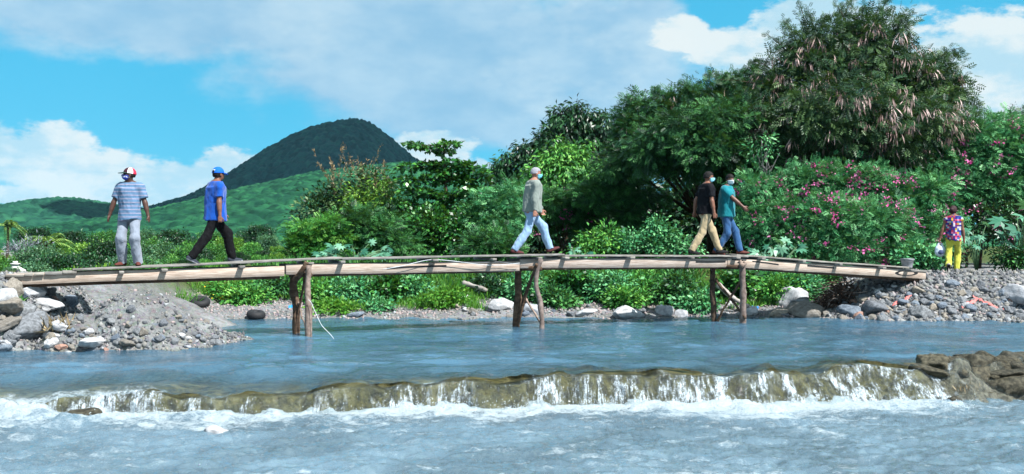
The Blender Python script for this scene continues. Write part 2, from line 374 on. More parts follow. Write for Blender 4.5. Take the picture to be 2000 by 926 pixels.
hill('distant_ridge', 'ridge on the horizon, coloured haze blue', 4200, [(-400, 430), (0, 398), (30, 404), (90, 420), (250, 418), (300, 404), (340, 402), (380, 410), (500, 450), (900, 478)], 900, 700, 16, 40, 8, FAR, -2900, -150, 43)
# a cloud overhead of the valley: it throws the mountain and part of the far hill into shade
def cloud(target, h, rx, ry, rz, seed, label):
    c0 = np.array(target)+np.array(SUN)/SUN.z*h
    bm = bmesh.new(); bmesh.ops.create_icosphere(bm, subdivisions=5, radius=1); V = np.array([v.co[:] for v in bm.verts]); Fc = np.array([[v.index for v in f.verts] for f in bm.faces]); bm.free()
    r = 1+.28*fbm(V[:, 0]*2.2+seed, V[:, 1]*2.2, V[:, 2]*2.2, 5, seed)
    V = V*r[:, None]*np.array([rx, ry, rz]); V[:, 2] = np.where(V[:, 2] < 0, V[:, 2]*.35, V[:, 2])
    return tag(link('cloud', mesh('cloud', V, Fc, [CLOUD], True), loc=c0), label, kind='structure')
CLOUD = m_plain('cloud', (.8, .8, .8, 1), 1, 0, .02)
cloud((-215, 1400, 90), 640, 300, 235, 90, 3, 'cumulus cloud over the valley shading the mountain')
cloud((-345, 1075, 30), 700, 105, 90, 50, 8, 'small cumulus cloud over the far hill')

# ---------------------------------------------------------------- rock ledge across the river
xs = np.arange(-16, 16.001, .022); prof = np.r_[np.linspace(0, .48, 26)[:-1], np.linspace(.48, 1, 40)]
U, T = np.meshgrid(xs, prof); ly, lz = led(U)
dry = ss(5.3, 6.4, U)                                        # the part that stands out of the water
k = np.clip(T/.48, 0, 1); f = np.clip((T-.48)/.52, 0, 1)
lean = np.interp(U, [-8, -3, 0, 2, 4, 5.5, 7.5], [.05, .08, .15, .4, .7, 1.0, 1.35])
LX = U+0*T
LY = ly+1.5*(1-k)-lean*f**1.25-.05*np.sin(f*np.pi)
sw_ = 1.5*(1-k); wet_ = (1-ss(0, 1.9, sw_))*(lz+.035)-.05-.10*ss(.5, 1.5, sw_)
LZ = (wet_*(1-dry)+(lz-.02-.12*(1-k))*dry)*(1-f)+(LOW-.3)*f
cr = fbm(U*2.2, f*1.2, k*2, 5, 51); fi = fbm(U*9, f*5, k*6, 4, 52); ridg = 1-np.abs(vn(U*3.2, f*.6, 3., seed=53))
amp = ss(.35, .6, T)
wd_ = np.sqrt(np.clip(worley(U*3.4, (T*3.1+.3*cr)*1.2, 55), 0, 1.2)); LY -= amp*(.10*cr+.05*fi+.08*(ridg-.6)+.06*dry*(.6-wd_)); LZ += dry*.06*(.55-wd_)*(1-ss(.85, 1, T)); LZ += (1-ss(.9, 1, T))*(.045*cr+.03*fi)*(.35+.65*amp+1.3*dry)
LY += .12*amp*dry*ss(.2, .55, cr)*np.sin(f*np.pi)
m, t = mat('mossy wet rock'); o = objc(t)
n1 = t.noise(o, 2.6, 6, .6); n2 = t.noise(t.map(o, (1, 1, .5)), 14, 6, .65); n3 = t.noise(o, 45, 3, .7)
c = t.mix(t.sstep(n2, .35, .66), lin(44, 42, 22), lin(104, 98, 50)); c = t.mix(t.m('MULTIPLY', t.sstep(n1, .5, .64), .75), c, lin(138, 132, 92))
c = t.mix(t.m('MULTIPLY', t.sstep(n3, .58, .74), .5), c, lin(88, 108, 34))
c = t.mix(attr(t, 'dry'), c, t.mix(t.sstep(n2, .38, .64), lin(70, 64, 48), lin(136, 130, 112)))
finish(t, princ(t, c, .45, .45, bump(t, t.m('ADD', n2, t.m('MULTIPLY', n3, .5)), .05, 1)))
tag(link('rock_ledge', mesh('rock_ledge', np.stack([LX, LY, LZ], -1), grid_faces(*U.shape)[:, ::-1], [m], True, va={'dry': dry.ravel()})), 'mossy rock ledge the river drops over', kind='structure')

# ---------------------------------------------------------------- water
def m_water(name, tint, milk, milkf, rough, b1, b2, foam=True):
    m, t = mat(name); o = objc(t); dp = attr(t, 'deep')
    na = t.noise(t.map(o, (1, 1.0, 1)), b1[0], 5, .6, .4); nb = t.noise(t.map(o, (.8, 1.5, 1)), b2[0], 4, .6)
    h = t.m('ADD', t.m('MULTIPLY', na, b1[1]), t.m('MULTIPLY', nb, b2[1])); nm = bump(t, h, 1.0, 1.0)
    tr = t.node('ShaderNodeBsdfTransparent'); t.put(tr.inputs[0], t.mix(dp, (.93, .96, .94, 1), tint))
    df = t.node('ShaderNodeBsdfDiffuse'); nmk = t.noise(o, .7, 4); t.put(df.inputs[0], t.mix(t.sstep(nmk, .35, .65), milk, tuple(q*.62 for q in milk[:3])+(1,)))
    mx = t.node('ShaderNodeMixShader'); t.put(mx.inputs[0], t.m('MULTIPLY', t.m('MULTIPLY_ADD', dp, .85, .15), milkf)); t.l.new(tr.outputs[0], mx.inputs[1]); t.l.new(df.outputs[0], mx.inputs[2])
    gl = t.node('ShaderNodeBsdfGlossy'); gl.inputs['Roughness'].default_value = rough; t.l.new(nm, gl.inputs['Normal'])
    fr = t.node('ShaderNodeFresnel'); fr.inputs[0].default_value = 1.333; t.l.new(nm, fr.inputs['Normal'])
    m2 = t.node('ShaderNodeMixShader'); t.l.new(fr.outputs[0], m2.inputs[0]); t.l.new(mx.outputs[0], m2.inputs[1]); t.l.new(gl.outputs[0], m2.inputs[2])
    out = m2.outputs[0]
    if foam:
        nf = t.noise(o, 7, 7, .7); nf2 = t.noise(t.map(o, (1, 1.6, 1)), 34, 4, .7)
        fa = attr(t, 'foam'); k = t.m('ADD', fa, t.m('ADD', t.m('MULTIPLY', t.m('SUBTRACT', nf, .5), 2.2), t.m('MULTIPLY', t.m('SUBTRACT', nf2, .5), .9)))
        k = t.m('MULTIPLY', t.sstep(k, .2, 1.05), t.sstep(fa, .0, .12))
        fb = princ(t, (.37, .44, .48, 1), .6, .3, bump(t, t.m('ADD', nf, nf2), .05, .9))
        m3 = t.node('ShaderNodeMixShader'); t.l.new(k, m3.inputs[0]); t.l.new(out, m3.inputs[1]); t.l.new(fb, m3.inputs[2]); out = m3.outputs[0]
    finish(t, out); return m
def xaxis(step, a=-10.5, b=13.5, e=45): return np.r_[-np.geomspace(-a+.3, e, 10)[::-1], np.arange(a, b, step), np.geomspace(b+.3, e, 10)]
# the upper reach
xs = xaxis(.04); s = np.r_[np.linspace(0, 1.2, 60), np.arange(1.23, 12.4, .045)]
Xw, Sw = np.meshgrid(xs, s); ly, lz = led(Xw); Yw = ly+Sw
slide = (1-ss(0, 1.9, Sw))*(1-ss(5.2, 5.9, Xw))
rip = (.020*vn(Xw*1.7, Yw*1.9, seed=61)+.013*vn(Xw*3.3+Yw*.7, Yw*3.7, seed=62)+.006*vn(Xw*7, Yw*7.5, seed=60))*(.55+.9*ss(-.5, .6, vn(Xw*.35, Yw*.6, seed=59)))+.012*vn(Xw*.6, Yw*1.0, seed=63)
swell = slide*(.05*fbm(Xw*1.6, Yw*2.6, 0, 4, 64)+.03*vn(Xw*5, Yw*4, seed=65))+.035*ss(2.8, 1.5, Sw)*vn(Xw*1.2, Yw*3.2, seed=66)
Zw = rip+swell+slide*(lz+.035)-.03*(1-slide)*ss(5.2, 6.5, Xw)*(1-ss(.3, 1.2, Sw))
foam = .34*slide*ss(.0, .4, fbm(Xw*2.5, Yw*4, 0, 4, 67))*ss(-4.6, -3.5, Xw)*0+.36*ss(.1, .5, vn(Xw*.8, Yw*5, seed=68))*ss(2.9, 2.0, Sw)*ss(1.2, 1.7, Sw)*ss(-5, -2, Xw)*ss(3.2, 1.2, Xw)
foam = foam+.75*ss(-4.0, -4.9, Xw)*(1-ss(.05, .5, Sw))
WU = m_water('river water', (.30, .44, .44, 1), lin(118, 174, 212), .37, .03, (3.0, .035), (13, .009))
tag(link('water', mesh('water', np.stack([Xw, Yw, Zw], -1), grid_faces(*Xw.shape), [WU], True, va={'foam': foam.ravel(), 'deep': (ss(.1, 2.2, Sw+.4*fbm(Xw*2, Yw*2, 0, 3, 69))).ravel()})), 'rippled blue river water above the ledge', kind='structure')
# the lower reach
xs = xaxis(.026, -8, 8.6); ys = np.r_[np.geomspace(4.5, 8.0, 18)[:-1], np.arange(8.0, 15.2, .026)]
Xl, Yl = np.meshgrid(xs, ys); ly, lz = led(Xl); lean1 = np.interp(Xl, [-8, -3, 0, 2, 4, 5.5, 7.5], [.05, .08, .15, .4, .7, 1.0, 1.35])
base = ly-lean1-.02; dist = base-Yl
act = np.interp(Xl, [-9, -6.5, -5, -3, -1.2, 0, 3.6, 4.8, 5.6, 6.3], [.85, 1.1, 1.05, .8, 1.0, 1, 1, .75, .45, .1])
near = np.exp(-np.maximum(dist, 0)/.38)*(.62+.55*ss(-.4, .5, vn(Xl*.8, 2.+Yl*.3, seed=76)))
wide = np.exp(-np.maximum(dist-.1, 0)/np.interp(Xl, [-8, -5, -2, 0, 4, 6], [1.2, 1.0, .8, .5, .45, .3]))
turb = fbm(Xl*3.1, Yl*4.2, 0, 5, 71, .55); t2 = 1-np.abs(fbm(Xl*1.5+3, Yl*2.6, 0, 4, 72)); hum = ss(.2, .7, vn(Xl*1.05, Yl*.4, seed=73))
Zl = LOW+.055*turb+.07*(t2-.75)+act*near*(.045*np.abs(turb)*2+.03)+.22*act*hum*np.exp(-((dist-.16)/.24)**2)*ss(1.2, -1.6, Xl)+.10*ss(-3.8, -5.2, Xl)*np.exp(-((dist-.5)/.45)**2)*(.6+.8*turb)
foam = act*(.95*near+.40*wide)+.16*ss(.05, .5, fbm(Xl*.9, Yl*1.3, 0, 3, 74))*act+.09+.30*ss(.2, .6, fbm(Xl*2.6, Yl*4.5, 0, 4, 77))
foam = foam*ss(-.02, .3, foam)+.3*ss(.35, .6, fbm(Xl*.55, Yl*.9, 0, 3, 75))
WL = m_water('pool water', (.62, .74, .76, 1), lin(150, 184, 206), .40, .04, (4.2, .06), (22, .012))
tag(link('pool_water', mesh('pool_water', np.stack([Xl, Yl, Zl], -1), grid_faces(*Xl.shape), [WL], True, va={'foam': np.clip(foam, 0, 1.5).ravel(), 'deep': np.ones(foam.size)})), 'churning pale water of the pool below the ledge', kind='structure')
# water sheeting over the ledge: the rock profile, set forward
m, t = mat('falling water'); o = objc(t)
st = t.noise(t.map(o, (1, .35, .10)), 34, 5, .65, .3); sb = t.noise(t.map(o, (1, .4, .3)), 4.2, 4, .6); drop = t.noise(o, 60, 3, .7)
k = t.m('ADD', t.m('ADD', attr(t, 'flow'), t.m('MULTIPLY', t.m('SUBTRACT', st, .5), 2.0)), t.m('ADD', t.m('MULTIPLY', t.m('SUBTRACT', sb, .5), 3.0), t.m('MULTIPLY', t.m('SUBTRACT', drop, .5), 1.4)))
k = t.m('MULTIPLY', t.sstep(k, .22, .95), t.sstep(attr(t, 'flow'), 0, .1))
tr = t.node('ShaderNodeBsdfTransparent'); tr.inputs[0].default_value = (.93, .96, .96, 1)
gl = t.node('ShaderNodeBsdfGlossy'); gl.inputs['Roughness'].default_value = .08; t.l.new(bump(t, t.m('ADD', st, drop), .05, 1), gl.inputs['Normal'])
m0 = t.node('ShaderNodeMixShader'); m0.inputs[0].default_value = .14; t.l.new(tr.outputs[0], m0.inputs[1]); t.l.new(gl.outputs[0], m0.inputs[2])
mx = t.node('ShaderNodeMixShader'); t.l.new(k, mx.inputs[0]); t.l.new(m0.outputs[0], mx.inputs[1]); t.l.new(princ(t, (.40, .47, .52, 1), .35, .5, bump(t, st, .05, .8)), mx.inputs[2]); finish(t, mx.outputs[0])
sel = (prof > .4); Us, fs = U[sel], f[sel]
FX, FY, FZ = Us, LY[sel]-.035-.03*np.sin(fs*np.pi), LZ[sel]+.02*(1-fs)
flow = np.interp(Us, [-16, -6, -5, -3.6, -3.4, -2.1, -1.7, -1.5, -.9, -.3, .1, .9, 1.05, 1.4, 1.8, 2.4, 2.7, 3.6, 4.3, 4.9, 5.3, 5.7, 6.2],
                 [.6, .75, .65, .42, .14, .06, .12, .45, .5, .3, .3, .4, .3, .42, .32, .5, .5, .42, .52, .4, .42, .3, 0])
flow = flow*(.55+.75*fs)
tag(link('waterfall', mesh('waterfall', np.stack([FX, FY, FZ], -1), grid_faces(*Us.shape)[:, ::-1], [m], True, va={'flow': flow.ravel()})), 'thin veils of white water falling over the mossy ledge', kind='structure')
# droplets thrown up where the falls hit the pool
rng = np.random.default_rng(5); N = 9000
x = rng.uniform(-7.2, 5.9, N); a = np.interp(x, [-7, -5, -3, -1.3, 0, 3.6, 4.8, 5.9], [.25, .5, .4, 1, .7, 1, .7, .3]); keep = rng.random(N) < a*(.35+.65*ss(-.2, .5, vn(x*1.6, 4., seed=81))); x = x[keep]; N = len(x)
ly, lz = led(x); lean1 = np.interp(x, [-8, -3, 0, 2, 4, 5.5, 7.5], [.05, .08, .15, .4, .7, 1.0, 1.35])
hh = .8*np.interp(x, [-7, -4.5, -3, -1.3, 0, 6], [.10, .14, .08, .2, .16, .15])
p = np.stack([x, ly-lean1-.08-.25*rng.random(N)**1.5, LOW+.02+hh*rng.exponential(.5, N)*rng.random(N)], -1)
sz = rng.uniform(.002, .0065, N)[:, None, None]
oc = np.array([[1, 0, 0], [-1, 0, 0], [0, 1, 0], [0, -1, 0], [0, 0, 1.6], [0, 0, -1.6]]); of = np.array([[0, 2, 4], [2, 1, 4], [1, 3, 4], [3, 0, 4], [2, 0, 5], [1, 2, 5], [3, 1, 5], [0, 3, 5]])
tag(link('spray', mesh('spray', (p[:, None]+oc*sz), (np.arange(N)[:, None, None]*6+of[None]).reshape(-1, 3), [m_plain('water drop', (.48, .55, .58, 1), .2, .5, .02)], True)), 'white spray at the foot of the falls', kind='stuff')

# valley air: far hills fade towards blue
m = bpy.data.materials.new('valley air'); m.use_nodes = True; t = NT(m.node_tree); t.n.clear(); ou = t.node('ShaderNodeOutputMaterial'); pv = t.node('ShaderNodeVolumePrincipled')
pv.inputs['Color'].default_value = (.35, .75, 1, 1); pv.inputs['Density'].default_value = .00004; pv.inputs['Anisotropy'].default_value = 0.0; t.l.new(pv.outputs[0], ou.inputs['Volume'])
hz = MB(); hz.add([(x, y, z) for z in (-16, 345) for x, y in ((-4300, -70), (4300, -70), (4300, 6300), (-4300, 6300))], [[0, 3, 2, 1], [4, 5, 6, 7], [0, 1, 5, 4], [1, 2, 6, 5], [2, 3, 7, 6], [3, 0, 4, 7]])
tag(hz.build('haze', m), 'thin blue air of the valley', kind='stuff')
# ---------------------------------------------------------------- the footbridge
NODE_PX = [0, 590, 1035, 1420, 1812]; NODE_D = [18.53, 20.6, 22.5, 24.0, 25.8]
ACR = unit(np.array([-.38, .925, 0.]))                       # across the bridge, away from the camera
def bd(x): return 1/np.interp(x, NODE_PX, 1/np.array(NODE_D))
def bp(x, y, off=0.): return P(x, y, bd(x))+ACR*off
PINE = m_wood('sawn pine', lin(172, 150, 134), lin(214, 199, 186))
OLD = m_wood('weathered board', lin(116, 112, 106), lin(166, 162, 156), (5, 5, 40))
DARKW = m_wood('dark wet wood', lin(70, 54, 44), lin(112, 92, 76), (6, 6, 14))
POLE = m_wood('peeled pole', lin(112, 96, 88), lin(164, 146, 136), (9, 9, 9))
PAINT = m_plain('black paint', lin(36, 38, 40), .7, .2, .3, 20)
bridge = thing('footbridge', 'rough wooden plank footbridge on pole trestles spanning the river', 'footbridge', tuple(P(1035, 640, 22.5)*[1, 1, 0]))
BL = np.array(bridge.location)
rng = np.random.default_rng(2)
def bpart(name, mb, mt, parent=None, bev=0, smooth=False):
    mb.V = [v-BL for v in mb.V]; o = mb.build(name, mt, parent or bridge, smooth)
    if bev:
        b = o.modifiers.new('b', 'BEVEL'); b.width = bev; b.segments = 1; b.limit_method = 'ANGLE'
    return o
def side(a, b): return ACR
# long deck planks, laid lengthwise, three abreast; each run overlaps the next trestle
runs = [(147, 526.5, 668, 502.5, OLD, .032), (669, 504, 1103, 496.5, OLD, .036), (1104, 498.3, 1462, 499, OLD, .036), (1440, 496.6, 1776, 521.5, OLD, .036)]
for i, (x0, y0, x1, y1, mt, th) in enumerate(runs):
    for j in range(3):
        e = rng.uniform(-7, 7) if j else 0
        mid = (x0+x1)/2
        a, b = bp(x0+e, y0, .30*j+rng.uniform(0, .012)), bp(x1-e, y1, .30*j+rng.uniform(0, .012))
        bpart('deck_plank', MB().beam(a+[0, 0, .004*(j % 2)], b+[0, 0, .004*(j % 2)], .285, th, ACR, n=8, jit=.004, rng=rng), mt, bev=.004)
for i, (x0, x1, y) in enumerate([(10, 46, 536.5), (48, 64, 535), (66, 85, 534), (87, 122, 532.5), (122, 150, 530)]):     # short boards at the near end
    bpart('deck_board', MB().beam(bp(x0, y+rng.uniform(-.5, .5)), bp(x1, y-1), .84+rng.uniform(-.1, .1), .045, ACR, n=2, jit=.003, rng=rng), OLD, bev=.005)
bpart('deck_board', MB().beam(bp(1758, 524.5, .05), bp(1814, 528.2, .05), .8, .05, ACR, n=3, jit=.004, rng=rng), OLD, bev=.005)
# side beams: the boards one sees, and the shaded pair behind
beams = [(12, 535.5, 557, 519.5, 21.5, 20), (560, 516, 1017, 510.5, 21, 16), (1018, 505.5, 1424, 505.0, 18.5, 14.5), (1424, 504, 1812, 529, 17.5, 16.5)]
sbs = []
for i, (x0, y0, x1, y1, h0, h1) in enumerate(beams):
    for off in (.06, .74):
        a, b = bp(x0, y0, off), bp(x1, y1, off); h = h0/F*bd(x0)
        o = bpart('side_beam', MB().beam(a, b, .05, h, ACR, n=10, jit=.003, rng=rng), PINE if off < .1 else OLD, bev=.004)
        if off < .1: sbs.append(o)
    # lower stringer, a darker timber tucked under the board
    bpart('stringer', MB().beam(bp(x0+8, y0+h0-2.5, .13), bp(x1-8, y1+h1-1.5, .13), .10, .07, ACR, n=6, jit=.004, rng=rng), DARKW, bev=.006)
# cross pieces under the deck whose ends stick out towards the camera
for x in (232, 315, 466, 600, 663, 842, 957, 1046, 1098, 1225, 1345, 1432, 1482, 1560, 1632, 1716, 1770):
    yt = np.interp(x, [147, 668, 1103, 1462, 1776], [533, 509, 501, 501.5, 525])
    w_ = rng.uniform(.075, .12); a = bp(x, yt, -.10-rng.uniform(0, .06)); out = unit(bp(x+5, yt)-bp(x-5, yt))
    bpart('crosspiece', MB().beam(a, a+ACR*1.12, w_, rng.uniform(.045, .06), out, n=3, jit=.004, rng=rng), OLD, bev=.006)
# black paint strokes left over on the reused boards
def ring(x, y, rx, ry, w):
    th = np.linspace(0, 2*np.pi, 29); V = []
    for k in (1-w, 1+w):
        V += [bp(x+rx*k*math.cos(a), y+ry*(k if k < 1 else 1+w*.8)*math.sin(a), .057) for a in th]
    n = 29; return MB().add(V, [[i, i+1, n+i+1, n+i] for i in range(n-1)])
def stroke(pts, w):
    V = []
    for x, y in pts: V += [bp(x, y-w, .057), bp(x, y+w, .057)]
    return MB().add(V, [[2*i, 2*i+1, 2*i+3, 2*i+2] for i in range(len(pts)-1)])
for mb, k in ((ring(1083, 513.5, 25, 6, .13), 2), (ring(1774, 533.5, 19, 4.6, .18), 3), (stroke([(1194, 512.3), (1215, 512.6), (1270, 512.9), (1308, 512.2)], 1.7), 2), (stroke([(1362, 511), (1385, 511.6), (1420, 510.6)], 1.8), 2),
              (stroke([(1432, 507), (1462, 509.5), (1500, 513.5), (1524, 517)], 1.3), 3), (stroke([(1580, 519), (1620, 522.5), (1655, 524.5), (1684, 526.3)], 1.8), 3), (stroke([(757, 524.5), (800, 521.5), (850, 520), (890, 519)], 1.9), 1)):
    o = bpart('painted_stroke', mb, PAINT, bridge); o.parent = sbs[k]
# trestles: a far and a near post each, tied with thin braces
def post(pts, r0, r1, mt, name='post', seg=9):
    p = np.array([P(*q) for q in pts]); t_ = np.linspace(0, 1, len(pts)); tt = np.linspace(0, 1, 22)
    q = np.stack([np.interp(tt, t_, p[:, k]) for k in range(3)], -1)
    for _ in range(3): q[1:-1] = (q[:-2]+2*q[1:-1]+q[2:])/4
    q += np.stack([.012*vn(tt*7, 1., seed=int(pts[0][0])), 0*tt, 0*tt], -1)
    return bpart(name, MB().tube(q, (r0+(r1-r0)*tt)*(1+.13*vn(tt*9, 3., seed=int(pts[0][0])+1)), seg, rng, .05), mt, smooth=True)
post([(574, 538, 21.0), (573, 560, 21.0), (578, 600, 20.9), (579, 700, 20.8)], .082, .075, DARKW)
post([(602, 518, 20.45), (601, 560, 20.45), (602, 600, 20.4), (603, 710, 20.4)], .05, .072, POLE)
post([(600, 512, 20.45), (590, 528, 20.45), (577, 548, 20.6)], .045, .06, DARKW, 'forked_brace')
post([(596, 540, 20.6), (584, 600, 20.8), (578, 655, 20.8)], .022, .026, DARKW, 'brace')
post([(582, 590, 20.85), (592, 625, 20.7), (601, 655, 20.5)], .016, .02, POLE, 'brace')
post([(1012, 522, 22.9), (1013, 570, 22.85), (1008, 620, 22.8), (1006, 700, 22.7)], .08, .078, DARKW)
post([(1056, 506, 22.35), (1048, 530, 22.35), (1046, 560, 22.35), (1055, 590, 22.3), (1060, 620, 22.25), (1056, 690, 22.2)], .05, .055, POLE)
post([(1048, 516, 22.3), (1040, 540, 22.5), (1022, 590, 22.7), (1010, 640, 22.75)], .035, .04, DARKW, 'brace')
post([(1026, 582, 22.7), (1045, 612, 22.5), (1058, 636, 22.3)], .018, .022, POLE, 'brace')
post([(1391, 520, 24.4), (1391, 560, 24.35), (1393, 600, 24.3), (1393, 690, 24.2)], .062, .066, DARKW)
post([(1451, 513, 23.85), (1450, 545, 23.85), (1451, 590, 23.8), (1452, 690, 23.8)], .066, .072, POLE)
post([(1396, 545, 24.25), (1420, 574, 24.1), (1456, 622, 23.7)], .034, .026, DARKW, 'brace')
post([(1446, 550, 23.9), (1424, 585, 24.0), (1398, 632, 24.2)], .025, .028, DARKW, 'brace')
post([(1444, 510, 23.75), (1449, 520, 23.72), (1456, 513, 23.75)], .05, .045, POLE, 'knot')
for x0, x1, y, d in ((572, 606, 536, 20.6), (1008, 1056, 524, 22.5), (1388, 1454, 521, 24.0)):
    a, b = P(x0, y, d+.35), P(x1, y+1, d-.15); bpart('cap_beam', MB().tube([a, (a+b)/2, b], .05, 8), DARKW, smooth=True)
# ropes and wires
def rope(pts, r, mt, label, name='rope'):
    p = np.array([P(*q) for q in pts]); t_ = np.r_[0, np.cumsum(np.linalg.norm(np.diff(p, axis=0), axis=1))]; tt = np.linspace(0, t_[-1], 40)
    q = np.stack([np.interp(tt, t_, p[:, k]) for k in range(3)], -1)
    for _ in range(6): q[1:-1] = (q[:-2]+2*q[1:-1]+q[2:])/4
    return tag(link(name, MB().tube(q, r, 6).mesh(name, [mt], True)), label, 'rope')
ROPE = m_plain('white cord', lin(214, 220, 226), .8, .2, .1); WIRE = m_plain('grey wire', lin(120, 122, 126), .5, .4, .1)
rope([(602, 585, 20.3), (607, 588, 20.3), (614, 606, 20.25), (628, 636, 20.15), (648, 656, 20.0), (652, 662, 20.0)], .005, ROPE, 'white cord trailing from the nearest trestle into the water')
wy = lambda x, y: (x, y, bd(x)-.03)
rope([wy(748, 526), wy(790, 519), wy(826, 509), wy(842, 506), wy(880, 509), wy(930, 516), wy(960, 519), wy(1015, 514)], .006, ROPE, 'pale cord draped along the side board between two trestles')
rope([wy(846, 507), wy(900, 512), wy(935, 514), wy(975, 511), wy(1022, 518)], .005, WIRE, 'thin grey wire looping beside the pale cord on the side board')
CONC = m_rock('concrete', lin(150, 152, 156), lin(184, 186, 190), lin(120, 122, 124), 8, .01)
# lump of concrete set on the far end of the bridge
bt = P(1772, 522, 25.95)
cb = thing('bucket', 'dented grey cement bucket standing on the far end of the plank deck', 'bucket', tuple(bt))
mb = MB(); prof_ = [(.10, 0), (.13, .17), (.145, .18), (.145, .20), (.125, .2), (.1, .05)]
th = np.linspace(0, 2*np.pi, 17)[:-1]
V = np.array([[r*math.cos(a)*1.15, r*math.sin(a), z+.012*math.sin(2*a)] for r, z in prof_ for a in th])
i = np.arange(len(prof_)-1)[:, None]*16; j = np.arange(16)[None]; k = (j+1) % 16
mb.add(V, np.stack([i+j, i+k, i+16+k, i+16+j], -1).reshape(-1, 4)); mb.build('shell', CONC, cb, True)
mb = MB(); a = np.linspace(0, np.pi, 14); mb.tube(np.stack([.15*np.cos(a), -.11*np.sin(a)-.02, .19-.05*np.sin(a)], -1), .006, 6).build('handle', WIRE, cb, True)
dk = np.array([[r*math.cos(q), r*math.sin(q), .14] for r in (.0, .118) for q in th]); MB().add(dk, np.stack([j[0], k[0], 16+k[0], 16+j[0]], -1)).build('cement_fill', CONC, cb)
# ---------------------------------------------------------------- people
def smin(a, b, k):
    h = np.clip(.5+.5*(b-a)/k, 0, 1); return b*(1-h)+a*h-k*h*(1-h)
def s_cone(p, a, b, ra, rb):
    a, b = np.asarray(a, float), np.asarray(b, float); ba = b-a; t = np.clip(((p-a)@ba)/(ba@ba), 0, 1)
    return np.linalg.norm(p-a-t[..., None]*ba, axis=-1)-(ra+(rb-ra)*t)
def s_ell(p, c, R, r):
    """ellipsoid; R rows are its axes"""
    q = (p-np.asarray(c))@np.asarray(R).T; r = np.asarray(r, float)
    k0 = np.linalg.norm(q/r, axis=-1); k1 = np.linalg.norm(q/r**2, axis=-1)
    return k0*(k0-1)/np.maximum(k1, 1e-6)
def surf(fn, lo, hi, h):
    """surface nets of a distance field"""
    lo, hi = np.asarray(lo, float)-2*h, np.asarray(hi, float)+2*h
    n = np.ceil((hi-lo)/h).astype(int)+1
    G = np.stack(np.meshgrid(*[lo[i]+h*np.arange(n[i]) for i in range(3)], indexing='ij'), -1)
    D = np.concatenate([fn(G[i:i+12]) for i in range(0, n[0], 12)])
    s = D < 0
    cor = [(i, j, k) for i in (0, 1) for j in (0, 1) for k in (0, 1)]
    sl = lambda A, c: A[c[0]:n[0]-1+c[0], c[1]:n[1]-1+c[1], c[2]:n[2]-1+c[2]]
    cnt = sum(sl(s, c).astype(int) for c in cor); act = (cnt > 0) & (cnt < 8)
    idx = np.full(act.shape, -1); ii = np.argwhere(act); idx[act] = np.arange(len(ii))
    acc = np.zeros((len(ii), 3)); num = np.zeros(len(ii))
    for a in range(8):
        for b in range(a+1, 8):
            ca, cb_ = np.array(cor[a]), np.array(cor[b])
            if abs(ca-cb_).sum() != 1: continue
            da, db = D[tuple((ii+ca).T)], D[tuple((ii+cb_).T)]; x = (da < 0) != (db < 0)
            t = np.where(x, da/np.where(x, da-db, 1), 0)
            acc += np.where(x[:, None], ca+(cb_-ca)*t[:, None], 0); num += x
    V = lo+h*(ii+acc/num[:, None])
    Fs = []
    for ax in range(3):
        u, v = (ax+1) % 3, (ax+2) % 3
        A = [slice(None)]*3; B = [slice(None)]*3; A[ax] = slice(0, -1); B[ax] = slice(1, None)
        e = s[tuple(A)] != s[tuple(B)]; q = np.argwhere(e)
        q = q[(q[:, u] > 0) & (q[:, v] > 0) & (q[:, u] < n[u]-1) & (q[:, v] < n[v]-1)]
        if not len(q): continue
        ins = s[tuple(q.T)]
        du, dv = np.eye(3, dtype=int)[u], np.eye(3, dtype=int)[v]
        f = np.stack([idx[tuple((q-du-dv).T)], idx[tuple((q-dv).T)], idx[tuple(q.T)], idx[tuple((q-du).T)]], -1)
        Fs.append(np.where(ins[:, None], f, f[:, ::-1]))
    return V, np.concatenate(Fs)
def ik(a, b, l1, l2, pole):
    a, b = np.asarray(a, float), np.asarray(b, float); d = np.linalg.norm(b-a); u = (b-a)/d; dd = min(d, (l1+l2)*.999)
    x = (l1*l1-l2*l2+dd*dd)/(2*dd); h = math.sqrt(max(l1*l1-x*x, 0)); pl = np.asarray(pole, float); pl = unit(pl-u*(pl@u))
    return a+u*x+pl*h, a+u*dd
def rotz(a): return np.array([[math.cos(a), -math.sin(a), 0], [math.sin(a), math.cos(a), 0], [0, 0, 1]])
def m_skin(name, c):
    m, t = mat(name); o = objc(t); n = t.noise(o, 9, 4)
    finish(t, princ(t, t.mix(n, tuple(q*.8 for q in c[:3])+(1,), tuple(q*1.15 for q in c[:3])+(1,)), .5, .4, bump(t, t.noise(o, 120, 2), .002, .4), **{'Subsurface Weight': .05})); return m
def m_cloth(name, col, var=.12, sheen=.2):
    m, t = mat(name); o = objc(t); n = t.noise(o, 7, 4); n2 = t.noise(t.map(o, (1, 1, .5)), 16, 5, .6)
    c = t.mix(n, tuple(q*(1-var) for q in col[:3])+(1,), tuple(min(1, q*(1+var)) for q in col[:3])+(1,)); finish(t, princ(t, c, .85, .15, bump(t, n2, .012, .8), **{'Sheen Weight': sheen})); return m
def m_stripe(name):
    m, t = mat(name); o = objc(t); s = t.node('ShaderNodeSeparateXYZ'); t.put(s.inputs[0], o)
    z = t.m('ADD', s.outputs[2], t.m('MULTIPLY', t.noise(o, 3, 2), .02)); f = t.m('FRACT', t.m('MULTIPLY', z, 15.5))
    a, b, c3, d = lin(96, 128, 160), lin(150, 160, 180), lin(132, 116, 148), lin(82, 114, 146)
    c = t.ramp(f, [(0, a), (.3, d), (.46, a), (.62, c3), (.70, b), (.84, c3), (.90, a)], 'CONSTANT')
    finish(t, princ(t, c, .85, .15, bump(t, t.noise(o, 16, 5, .6), .012, .8))); return m
